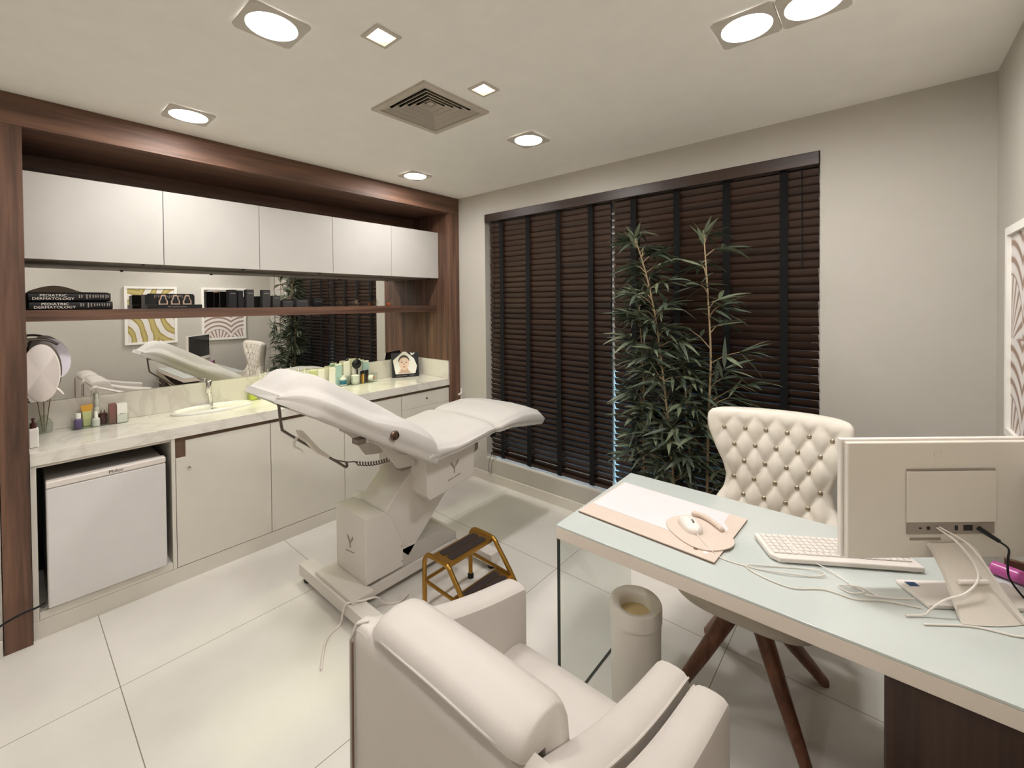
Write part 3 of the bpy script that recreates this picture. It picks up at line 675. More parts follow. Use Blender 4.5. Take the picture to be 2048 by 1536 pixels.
t = thing('syringe_rack', 'white low rack with a row of thin upright pegs behind the headrest', 'rack', (-.47, -1.44, ZC))
part('tray', MB().box(-.505, -.43, -1.60, -1.24, Z0, Z0+.03), M['white'], t, bevel=.003)
for k, yy in enumerate([-1.59, -1.555, -1.52, -1.485, -1.44, -1.39, -1.345, -1.31, -1.26]):
    part('peg', MB().tube([(-.47, yy, Z0+.03), (-.47, yy, Z0+.13), (-.47, yy, Z0+.185+.012*(k % 2))], [.006, .005, .003], 8), M['white'], t)
# left cluster
abox(-.50, -.40, -2.585, -2.345, .055, 'acrylic_tray', 'clear acrylic tray of skincare bottles at the left end of the worktop')
def bottle(x, y, r, h, m_, capm, lab, caph=.03, capr=.7, cat='bottle', name='bottle'):
    t = thing(name, lab, cat, (x, y, ZI), group='skincare bottles in the tray')
    part('body', MB().lathe([(r*.95, 0), (r, .003), (r, h-.008), (r*.6, h), (.001, h+.001)], (x, y, ZI), 20), M[m_], t)
    part('cap', MB().lathe([(r*capr, 0), (r*capr, caph-.002), (r*capr*.9, caph), (.001, caph)], (x, y, ZI+h+.0012), 18), M[capm], t)
    return t
bottle(-.435, -2.560, .018, .055, 'violet', 'white', 'violet bottle with a white cap at the left of the tray', .03)
bottle(-.430, -2.485, .017, .048, 'white', 'white', 'small white-labelled bottle with a white dropper', .035, .5)
bottle(-.470, -2.452, .022, .065, 'amber', 'chrome', 'dark amber bottle with a silver neck in the middle of the tray', .014, .6)
t = thing('cream_tube', 'pale green tube standing on its yellow end behind the violet bottle', 'tube', (-.475, -2.52, ZI))
part('body', MB().prism([(-2.536, ZI), (-2.504, ZI), (-2.500, ZI+.085), (-2.540, ZI+.085)], 'x', -.485, -.463), M['lime'], t, bevel=.004)
part('crimp', MB().prism([(-2.541, ZI+.0852), (-2.499, ZI+.0852), (-2.494, ZI+.125), (-2.546, ZI+.122)], 'x', -.481, -.467), M['yellow'], t)
single('rose_carton', 'tall rose-brown carton in the tray', 'box', MB().box(-.452, -.416, -2.430, -2.398, ZI, ZI+.118), M['rosebox'], bevel=.001)
t = thing('white_carton', 'wide white carton with faint print at the right of the tray', 'box', (-.43, -2.37, ZI))
part('box', MB().box(-.455, -.408, -2.396, -2.350, ZI, ZI+.112), M['white'], t, bevel=.001)
part('print', MB().box(-.4079, -.4074, -2.386, -2.368, ZI+.050, ZI+.054).box(-.4079, -.4074, -2.364, -2.360, ZI+.050, ZI+.056), M['textd'], t)
t = thing('glass_cloche', 'clear glass cloche over a white figure behind the tray', 'cloche', (-.505, -2.50, ZC))
part('base', MB().lathe([(.012, 0), (.012, .1), (.001, .101)], (-.507, -2.475, Z0), 16), M['white'], t)
part('figure', MB().lathe([(.006, .1), (.010, .115), (.0105, .14), (.006, .155), (.008, .17), (.001, .178)], (-.507, -2.475, Z0+.0015), 14), M['white'], t)
part('dome', MB().lathe([(.0125, .10), (.012, .16), (.010, .19), (.001, .2)], (-.507, -2.475, Z0+.003), 24), M['acryl'], t)
t = thing('reed_diffuser', 'clear glass vase with brown reeds beside the left column', 'vase', (-.47, -2.69, ZC))
part('vase', MB().lathe([(.028, 0), (.034, .004), (.036, .05), (.026, .075), (.016, .085), (.018, .1), (.016, .1), (.014, .084), (.024, .074), (.033, .05), (.030, .006), (.001, .005)], (-.47, -2.69, Z0), 24), M['acryl'], t)
for k in range(6):
    a = k*1.05
    part('reed', MB().tube([(-.47+.006*math.cos(a), -2.69+.006*math.sin(a), Z0+.01), (-.47+.03*math.cos(a), -2.69+.03*math.sin(a), Z0+.2)], .0016, 6), M['reed'], t)
t = thing('pump_bottle', 'tall white pump bottle half hidden by the left column', 'bottle', (-.16, -2.735, ZC))
part('body', MB().box(-.185, -.135, -2.756, -2.722, Z0, Z0+.095), M['white'], t, bevel=.006)
part('pump', MB().lathe([(.012, 0), (.012, .025), (.005, .026), (.005, .045), (.011, .046), (.001, .052)], (-.16, -2.74, Z0+.0955), 14), M['amber'], t)

# ------------------------------------------------------------------ pictures on the right wall
def picture(y0, y1, art, label):
    t = thing('framed_picture', label, 'picture', (W-.015, (y0+y1)/2, 1.09), group='framed prints on the right wall')
    z0, z1, b = 1.092, 1.872, .03
    part('frame', MB().box(W-.03, W-.001, y0, y1, z0, z0+b).box(W-.03, W-.001, y0, y1, z1-b, z1).box(W-.03, W-.001, y0, y0+b, z0+b, z1-b).box(W-.03, W-.001, y1-b, y1, z0+b, z1-b), M['white'], t, bevel=.001)
    part('print', MB().box(W-.018, W-.002, y0+b, y1-b, z0+b, z1-b), M[art], t)
picture(-1.795, -1.235, 'art_gold', 'white framed print of gold arcs, seen only in the mirror left of the fan print')
picture(-.945, -.365, 'art_fan', 'white framed brown fan-pattern print on the right wall above the monitor')

# ------------------------------------------------------------------ window blinds
def blind(x0, x1, tilt, zb, zt, label, tapes, y=.052):
    t = thing('wooden_blind', label, 'blind', ((x0+x1)/2, y, zb), group='dark wooden blinds')
    wS, th, pitch = .050, .003, .0452
    mb = MB(); z = zb+.035; rnd = random.Random(5)
    while z < zt+.012:
        a = math.radians(tilt+rnd.uniform(-1, 1)); n = 5; prof = []
        for k in range(n):
            s_ = -wS/2+wS*k/(n-1); bow = .0022*(1-(2*k/(n-1)-1)**2)
            prof.append((s_, bow))
        pts = [(p[0], p[1]+th/2) for p in prof]+[(p[0], p[1]-th/2) for p in reversed(prof)]
        # room edge (-y) up, window edge down
        poly = [(y-(p[0]*math.cos(a)+p[1]*math.sin(a)), z+p[0]*math.sin(a)-p[1]*math.cos(a)) for p in pts]
        j = rnd.uniform(-.002, .002)
        mb.prism(poly, 'x', x0+.004+j, x1-.004+j); z += pitch
    part('slats', mb, M['blind'], t)
    part('bottom_rail', MB().box(x0+.003, x1-.003, y-.026, y+.026, zb, zb+.02), M['blind'], t, bevel=.003)
    part('head_rail', MB().box(x0+.003, x1-.003, y-.026, y+.026, zt+.022, zt+.052), M['blind'], t)
    for xt in tapes:
        m2 = MB()
        m2.box(xt-.020, xt+.020, y-.0285, y-.0275, zb-.002, zt).box(xt-.020, xt+.020, y+.0275, y+.0285, zb-.002, zt).box(xt-.02, xt+.02, y-.0285, y+.0285, zb-.0035, zb-.0005)
        part('tape', m2, M['tape'], t)
    return t
b1 = blind(.362, 1.572, 65, .232, 2.335, 'closed dark wooden blind on the left, behind the foot of the bed', [.517, .812, 1.118, 1.412])
b2 = blind(1.590, 2.812, 62, .232, 2.335, 'slightly open dark wooden blind on the right, behind the bamboo', [1.752, 2.05, 2.35, 2.648])
part('pull_cord', MB().tube(cr([(.41, .020, .26), (.385, -.004, .215), (.38, -.016, .13), (.395, -.02, .075), (.415, -.02, .09), (.418, -.016, .16), (.425, -.004, .205), (.45, .018, .225)], 8), .0022, 6), M['darkmetal'], b1, label='thin grey cord loop hanging below the sill')
part('lift_cord', MB().tube([(2.735, .018, 2.33), (2.735, .016, 1.80)], .0025, 6).ball((2.735, .016, 1.79), .008, 8), M['tape'], b2)
part('lift_cord', MB().tube([(.44, .018, 2.33), (.44, .016, 1.35)], .0025, 6).ball((.44, .016, 1.34), .008, 8), M['tape'], b1)
single('blind_valance', 'dark wooden valance board across the top of the window', 'valance', MB().box(XL+.003, XR-.003, -.010, .010, 2.332, 2.402), M['blind'], bevel=.004)
M['cyan'] = mat('added_cyan_glow', (1, 1, 1, 1), .4, emit=(.10, .40, .58, 1), estr=1.15)
M['paleblue'] = mat('added_pale_blue_glow', (1, 1, 1, 1), .4, emit=(.62, .82, 1, 1), estr=2.6)
t = thing('added_glow_strip', 'added cyan glow strip on the window post for the blue gleam in the gap between the blinds', 'light', (1.58, .1, .25))  # glowing strip added to make the cyan gleam between the blinds
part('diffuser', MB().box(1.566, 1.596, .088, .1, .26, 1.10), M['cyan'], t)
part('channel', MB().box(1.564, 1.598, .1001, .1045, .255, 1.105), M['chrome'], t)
t = thing('added_glow_strip', 'added pale blue glow strip along the window sill behind the blinds', 'light', (1.58, .09, ZB+.012))  # second added glow, for the bright lowest gap and the bluish sill
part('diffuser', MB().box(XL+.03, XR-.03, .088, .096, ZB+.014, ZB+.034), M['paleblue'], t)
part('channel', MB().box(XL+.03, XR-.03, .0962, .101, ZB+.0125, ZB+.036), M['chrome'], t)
# small wall peg
t = thing('wall_hook', 'small white peg bracket on the wall between the wood column and the window', 'hook', (.02, 0, .69))
part('plate', MB().box(.004, .026, -.006, -.0005, .68, .80), M['white'], t, bevel=.002)
part('peg', MB().tube([(.016, -.006, .755), (.040, -.045, .752), (.058, -.072, .756)], [.009, .007, .009], 12), M['white'], t)

# ------------------------------------------------------------------ bamboo
def leaf(mb, base, dirv, L_, wd, droop, roll):
    d = Vector(dirv).normalized(); side = d.cross(Vector((0, 0, 1)))
    side = side.normalized() if side.length > .05 else Vector((1, 0, 0))
    side = (Matrix.Rotation(roll, 3, d) @ side).normalized(); nrm = side.cross(d).normalized()
    n = 6; L0 = []; L1 = []; MIDL = []
    for k in range(n+1):
        s_ = k/n; p = Vector(base)+d*L_*s_+Vector((0, 0, -1))*droop*L_*s_*s_
        w_ = wd*math.sin(PI*min(.999, s_**.72))*.5+.0004
        MIDL.append(p-nrm*w_*.25); L0.append(p-side*w_); L1.append(p+side*w_)
    vs = L0+MIDL+L1; m = n+1; fs = []
    for k in range(n): fs += [(k, k+1, m+k+1, m+k), (m+k, m+k+1, 2*m+k+1, 2*m+k)]
    mb.add(vs, fs)
t = thing('bamboo_plant', 'tall artificial bamboo with three canes standing behind the desk against the blind', 'plant', (2.12, -.27, 0))
part('planter', MB().prism([(1.86, 0), (2.40, 0), (2.43, .32), (1.83, .32)], 'y', -.38, -.13), M['plasw'], t, bevel=.006)
part('soil', MB().box(1.85, 2.41, -.365, -.145, .3205, .325), M['brown'], t)
rb = random.Random(11)
def cane(path, nodes, bl, fan, spread, ll):
    P = cr(path, 8); ca = MB().tube(P, [.0085*(1-.6*i/(len(P)-1)) for i in range(len(P))], 8)
    n = len(P)
    for i in range(4, n-2, 5): ca.tube([P[i]-(P[i+1]-P[i]).normalized()*.004, P[i]+(P[i+1]-P[i]).normalized()*.004], .0098*(1-.55*i/n), 8)
    br = MB(); fo = MB(); fo2 = MB()
    zs0, zs1 = P[0].z, P[-1].z
    for k in range(nodes):
        s_ = (k+.5)/nodes; zz = max(.5, zs0)+(zs1-max(.5, zs0))*s_
        i = min(range(n), key=lambda q: abs(P[q].z-zz)); b0 = P[i]
        az = rb.uniform(0, 2*PI); ln = bl*(1-.65*s_**2)*rb.uniform(.55, 1.15)
        ve = rb.uniform(.35, .9)
        d = Vector((math.cos(az)*spread, math.sin(az)*.62*spread, ve)).normalized(); tip = b0+d*ln
        if tip.y > -.06: tip.y = -.06-rb.random()*.03
        if tip.y < -.60: tip.y = -.60
        if tip.x > 2.28: tip.y = max(tip.y, -.33)
        mid = (b0+tip)/2+Vector((0, 0, .012)); br.tube([b0, mid, tip], [.0032, .0026, .0018], 6)
        for q, (pt, cnt) in enumerate(((tip, fan), (mid, max(2, fan-3)))):
            for j in range(cnt):
                a2 = az+(j-(cnt-1)/2)*(2.5/cnt)+rb.uniform(-.25, .25)
                lv = Vector((math.cos(a2), math.sin(a2)*.75, rb.uniform(-.25, .55)))
                L_ = ll*rb.uniform(.7, 1.15)
                e = pt+lv.normalized()*L_
                if e.y > -.045: lv.y -= (e.y+.045)/L_+.05
                e = pt+lv.normalized()*L_
                if e.x > 2.34 and e.y < -.36: lv.y += (-.36-e.y)/L_+.05
                leaf(fo2 if rb.random() < .4 else fo, pt, lv, L_, ll*.135, rb.uniform(.05, .42), rb.uniform(-.7, .7))
    # tip tuft
    for j in range(7):
        a2 = j*.9; leaf(fo2, P[-1]-Vector((0, 0, .03*(j % 3))), Vector((math.cos(a2)*.6, math.sin(a2)*.4, .8)), ll*.8, ll*.16, .15, rb.uniform(-.5, .5))
    c = part('cane', ca, M['cane'], t)
    part('twigs', br, M['cane'], c)
    part('leaves', fo, M['leaf'], c, ang=180); part('leaves', fo2, M['leaf2'], c, ang=180)
cane([(2.16, -.28, .33), (2.13, -.28, .62), (2.10, -.28, .95), (2.04, -.28, 1.45), (1.98, -.28, 1.75), (1.90, -.27, 2.00)], 62, .17, 7, 1.0, .165)
cane([(1.95, -.26, .33), (1.945, -.26, .70), (1.94, -.25, 1.15), (1.91, -.25, 1.62)], 40, .15, 7, 1.0, .16)
cane([(2.33, -.28, .33), (2.325, -.28, .6), (2.335, -.28, 1.0), (2.345, -.28, 1.30), (2.33, -.28, 1.65), (2.31, -.28, 1.98)], 20, .21, 6, 1.1, .165)
cane([(2.22, -.22, .33), (2.21, -.22, .7), (2.19, -.22, 1.02), (2.17, -.21, 1.26)], 30, .15, 7, 1.0, .155)

# ------------------------------------------------------------------ treatment bed
bed = thing('treatment_bed', 'white electric treatment couch with a raised back under a fitted sheet', 'treatment bed', (.885, -1.1, 0))
XC = .885
# base frame
part('crossbar', MB().box(.49, 1.30, -1.735, -1.655, .035, .10), M['bedpaint'], bed, bevel=.003)
part('crossbar', MB().box(.53, 1.30, -.965, -.885, .035, .10), M['bedpaint'], bed, bevel=.003)
part('spine', MB().box(.70, 1.0, -1.655, -.965, .04, .098), M['bedpaint'], bed, bevel=.003)
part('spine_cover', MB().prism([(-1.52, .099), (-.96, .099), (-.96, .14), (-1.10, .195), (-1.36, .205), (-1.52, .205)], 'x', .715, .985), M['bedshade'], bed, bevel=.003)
part('collar', MB().box(.66, 1.06, -1.72, -1.60, .1005, .118), M['bedpaint'], bed, bevel=.002)
for (x, y) in ((.535, -1.70), (1.262, -1.70), (.56, -.92), (1.262, -.92)):
    c = part('foot', MB().lathe([(.012, .026), (.024, .022), (.027, .010), (.024, 0)], (x, y, 0), 18), M['rubber'], bed, label='black rubber foot')
    part('foot_stem', MB().tube([(x, y, .022), (x, y, .04)], .006, 8), M['chrome'], c)
lb = part('motor_housing', MB().prism([(-1.61, .118), (-1.375, .118), (-1.375, .255), (-1.455, .435), (-1.50, .47), (-1.61, .472)], 'x', .69, 1.002), M['bedpaint'], bed, bevel=.006)
for (y, z) in ((-1.385, .15), (-1.385, .235)):
    part('screw', MB().tube([(1.002, y, z), (1.0036, y, z)], .004, 10), M['logo'], lb)
part('column_cap', MB().lathe([(.05, 0), (.048, .012), (.03, .022), (.001, .025)], (.70, -1.46, .455), 20), M['bedpaint'], bed)
# leaf-shaped maker's mark, drawn as two leaves and a stalk
def mark(o, R_, U, N_, s_, par):
    o, R_, U, N_ = Vector(o), Vector(R_), Vector(U), Vector(N_); mb = MB()
    for pl in ([(-.004, -.02), (-.030, .018), (-.034, .038), (-.014, .022), (.0, -.004)], [(.004, -.004), (.012, .014), (.040, .046), (.036, .018), (.012, -.006)], [(-.004, -.045), (.004, -.045), (.006, -.004), (-.002, -.004)], [(.004, -.069), (.055, -.060), (.055, -.065), (.004, -.075)], [(-.055, -.078), (-.006, -.070), (-.006, -.075), (-.055, -.084)]):
        n = len(pl); a = [o+(R_*p[0]+U*p[1])*s_+N_*.0006 for p in pl]; b = [o+(R_*p[0]+U*p[1])*s_+N_*.0016 for p in pl]
        mb.add(a+b, [tuple(range(n)), tuple(range(n, 2*n))[::-1]]+[(i, (i+1) % n, n+(i+1) % n, n+i) for i in range(n)])
    part('printed_mark', mb, M['logo'], par)
mark((.845, -1.611, .305), (1, 0, 0), (0, 0, 1), (0, -1, 0), .8, lb)
# lift arm
part('lift_arm', MB().prism([(-1.44, .25), (-1.33, .14), (-1.02, .44), (-.98, .62), (-1.18, .685), (-1.30, .64), (-1.48, .46)], 'x', .72, .985), M['bedpaint'], bed, bevel=.008)
ub = part('seat_housing', MB().prism([(-1.275, .49), (-.935, .525), (-.915, .742), (-1.30, .728), (-1.30, .52)], 'x', .645, 1.125), M['bedpaint'], bed, bevel=.006)
mark((1.126, -1.095, .635), (0, 1, 0), (0, 0, 1), (1, 0, 0), .9, ub)
part('bracket', MB().prism([(-.93, .68), (-.84, .735), (-.84, .76), (-.93, .755)], 'x', .70, 1.08), M['bedpaint'], bed)
part('vent_grille', MB().prism([(-.925, .645), (-.865, .675), (-.865, .715), (-.925, .695)], 'x', 1.082, 1.098), M['logo'], bed)
# backrest hinge plates
hp = [(-1.316, .685), (-1.399, .695), (-1.430, .700), (-1.448, .724), (-1.487, .788), (-1.540, .849), (-1.590, .884), (-1.575, .905), (-1.50, .855), (-1.42, .775), (-1.316, .742)]
for x in (.70, 1.03):
    part('hinge_plate', MB().prism(hp, 'x', x, x+.012), M['bedpaint'], bed)
part('actuator_box', MB().box(.97, 1.02, -1.395, -1.325, .665, .715), M['logo'], bed, bevel=.003)
part('limit_switch', MB().box(.86, .92, -1.60, -1.55, .845, .872), M['logo'], bed)
# cushions
A31 = math.radians(31); HG = Vector((XC, -1.325, .752)); UD = Vector((0, -math.cos(A31), math.sin(A31))); ND = Vector((0, math.sin(A31), math.cos(A31)))
def sm(a, b, x): x = max(0, min(1, (x-a)/(b-a))); return x*x*(3-2*x)
def lerp_tab(tab, x):
    for i in range(len(tab)-1):
        if x <= tab[i+1][0]: q = (x-tab[i][0])/(tab[i+1][0]-tab[i][0]); q = max(0, min(1, q)); return tab[i][1]+(tab[i+1][1]-tab[i][1])*q
    return tab[-1][1]
XR_ = [-1, -.985, -.95, -.90, -.85, -.78, -.70, -.62, -.50, -.35, -.18, 0, .18, .35, .50, .62, .70, .78, .85, .90, .95, .985, 1]
rings = []
US = [-.035, -.02, 0, .03, .07, .12, .18, .25, .32, .38, .44, .5, .56, .62, .67, .71, .74, .765, .79, .81, .828, .842, .853, .861, .865]
for u in US:
    s_ = sm(.22, .48, u); e = 1.0
    if u > .74: e = max(.06, 1-((u-.74)/.125)**2.5)
    st = sm(-.04, .05, u)*.6+.4
    hw = .332-.012*sm(.6, .9, u)-.10*sm(.70, .865, u)-.04*sm(.82, .865, u)
    ring = []
    for xr in XR_:
        ax = abs(xr)
        h0 = .150-.055*ax**5
        h1 = .160 if ax < .60 else (.160-.074*sm(.60, .765, ax) if ax < .78 else .086+.003*sm(.78, .86, ax)-.022*sm(.88, 1, ax))
        h = (h0*(1-s_)+h1*s_)*e*st
        h += .0035*mnoise.noise(Vector((xr*3, u*5, 1)))
        ring.append(HG+UD*u+ND*max(h, .058*st*e, .02)+Vector((xr*hw, 0, 0)))
    for xr, n_ in ((1.012, .055), (1.010, .036), (.990, .024), (.992, .018), (1.0, .002), (.985, -.014), (.93, -.012), (.5, -.012), (-.5, -.012), (-.93, -.012), (-.985, -.014), (-1.0, .002), (-.992, .018), (-.990, .024), (-1.010, .036), (-1.012, .055)):
        wob = .006*mnoise.noise(Vector((xr, u*22, 3))) if n_ < .02 else 0
        ring.append(HG+UD*u+ND*(n_*(e if n_ > 0 else 1)*1.0+wob)+Vector((xr*hw, 0, 0)))
    rings.append(ring)
bk = part('backrest', MB().loft(rings), M['terry'], bed, ang=80)
part('adjust_knob', MB().lathe([(.024, 0), (.025, .006), (.020, .014), (.006, .016), (.001, .013)], (0, 0, 0), 24).xf(Matrix.Translation((XC+.337, -1.575, .952)) @ Matrix.Rotation(PI/2, 4, 'Y')), M['bronze'], bk, label='dark bronze round knob')
TB = [(-1.37, .750), (-1.32, .738), (-1.1, .752), (-.86, .785), (-.795, .782), (-.65, .782), (-.45, .752), (-.33, .735), (-.29, .742)]
TT = [(-1.37, .79), (-1.31, .828), (-1.15, .808), (-1.0, .818), (-.88, .838), (-.80, .835), (-.72, .850), (-.55, .862), (-.42, .848), (-.34, .825), (-.30, .80), (-.285, .77)]
def pad(y0, y1, n):
    rings = []
    for k in range(n+1):
        y = y0+(y1-y0)*k/n; zb = lerp_tab(TB, y); zt = lerp_tab(TT, y)
        e0 = sm(-.01, .03, (y-y0)); e1 = sm(-.012, .035, (y1-y)); sq_ = .55+.45*min(e0, e1)
        hw = .330*(.965+.035*min(e0, e1))
        zm = (zb+zt)/2; ring = []
        for xr in XR_:
            h = (zt-zm)*sq_+.026*(1-abs(xr)**2.6)*min(1, sq_)-.018*sm(.9, 1, abs(xr))+.003*mnoise.noise(Vector((xr*4, y*6, 7)))
            ring.append((XC+xr*hw, y, zm+h))
        for xr, q in ((1.015, .35), (1.018, -.1), (1.008, -.38), (.990, -.46), (1.0, -.80), (.985, -1.0), (.93, -1.0), (.4, -1), (-.4, -1), (-.93, -1), (-.985, -1.0), (-1.0, -.80), (-.990, -.46), (-1.008, -.38), (-1.018, -.1), (-1.015, .35)):
            wob = .004*mnoise.noise(Vector((xr, y*30, 9))) if q < -.4 else 0
            ring.append((XC+xr*hw, y, zm+(zm-zb)*q*(.8+.2*sq_)+wob))
        rings.append(ring)
    return MB().loft(rings)
part('seat_cushion', pad(-1.365, -.812, 22), M['terry'], bed, ang=80)
part('leg_cushion', pad(-.806, -.295, 22), M['terry'], bed, ang=80)
part('leg_clip', MB().box(XC+.315, XC+.333, -.86, -.825, .765, .79), M['black'], bed, bevel=.003)
# paper roll rail under the head
rail = [(.90, -1.992, 1.150), (.90, -1.985, 1.07), (.90, -1.978, 1.02), (.90, -1.965, 1.000), (.90, -1.842, .895), (.90, -1.70, .776), (.90, -1.664, .744), (.90, -1.652, .745), (.90, -1.655, .766)]
rl = part('roll_holder', MB().tube(cr(rail, 5), .0065, 10), M['darkmetal'], bed)
part('roll_bracket', MB().tube([(.90, -1.995, 1.135), (.90, -1.94, 1.115)], .008, 8), M['darkmetal'], rl)
single('hand_control', 'grey flat hand control hooked on the rail under the raised back', 'remote control', MB().loft([[(.918, -1.925, 1.004), (.936, -1.925, 1.008), (.936, -1.900, .955), (.918, -1.905, .952)], [(.912, -1.90, .992), (.938, -1.895, .995), (.938, -1.872, .932), (.912, -1.876, .929)], [(.914, -1.815, .884), (.934, -1.812, .886), (.934, -1.826, .868), (.914, -1.830, .866)], [(.916, -1.760, .832), (.930, -1.757, .833), (.930, -1.764, .822), (.916, -1.767, .821)]]), M['plasg'], bevel=.004)
part('hook', MB().tube(cr([(.915, -1.915, .965), (.925, -1.935, .945), (.928, -1.932, .925), (.925, -1.905, .905), (.925, -1.893, .888)], 5), [.007, .007, .006, .003, .003], 8), M['plasg'], rl)
hx = []
for k in range(121):
    a = 2*PI*k/10; s_ = k/120
    hx.append((.92+.010*math.cos(a), -1.610+.20*s_, .752-.012*math.sin(PI*s_)-.035*s_+.010*math.sin(a)))
cc = [(.922, -1.765, .828), (.925, -1.72, .80), (.925, -1.66, .774), (.928, -1.625, .768)]
part('coil_cord', MB().tube(cr(cc, 5)+[Vector(p) for p in hx], .0032, 6), M['darkmetal'], bed)
single('mains_cable', 'pale cable running from the bed base over its crossbar to the floor', 'cable', MB().tube(cr([(1.08, -1.40, .007), (1.10, -1.47, .007), (1.06, -1.53, .012), (1.08, -1.60, .09), (1.075, -1.67, .108), (1.03, -1.735, .106), (1.015, -1.748, .06), (1.01, -1.76, .007), (1.05, -1.85, .006), (1.2, -1.95, .006)], 7), .005, 8), M['plasw'])

# ------------------------------------------------------------------ step stool
st = thing('step_stool', 'gold two-step stool with black treads standing beside the bed', 'step stool', (1.43, -1.23, 0))
RT = .0125
def sidep(y): return cr([(1.237, y, .018), (1.237, y, .20), (1.240, y, .255), (1.262, y, .290), (1.30, y, .298), (1.40, y, .298), (1.432, y, .288), (1.455, y, .262), (1.535, y, .170), (1.580, y, .108), (1.598, y, .06), (1.602, y, .018)], 5)
for y in (-1.410, -1.075):
    f = part('side_frame', MB().tube(sidep(y), RT, 12), M['gold'], st)
    for x in (1.237, 1.602):
        part('rubber_foot', MB().lathe([(.017, 0), (.017, .022), (.0145, .026), (.0145, .027)], (x, y, .0004), 14), M['rubber'], f, label='black rubber foot')
    part('side_rail', MB().tube([(1.237, y, .15), (1.552, y, .140)], .009, 10), M['gold'], f)
part('back_rail', MB().tube([(1.237, -1.41, .15), (1.237, -1.075, .15)], .009, 10), M['gold'], st)
def tread(x0, x1, z, nm):
    p_ = part('step', MB().box(x0, x1, -1.398, -1.087, z-.022, z), M['gold'], st, bevel=.004)
    xm = (x0+x1)/2
    for a, b in ((x0+.014, xm-.003), (xm+.003, x1-.014)):
        r = .018; po = []
        for (cx_, cy_, a0) in ((b-r, -1.115-r, 0), (a+r, -1.115-r, PI/2), (a+r, -1.37+r, PI), (b-r, -1.37+r, 3*PI/2)):
            for k in range(5): po.append((cx_+r*math.cos(a0+PI/2*k/4), cy_+r*math.sin(a0+PI/2*k/4)))
        part('grip_strip', MB().prism(po, 'z', z+.0002, z+.0022), M['grip'], p_, label='black non-slip strip')
tread(1.290, 1.425, .302, 'upper'); tread(1.450, 1.580, .148, 'lower')

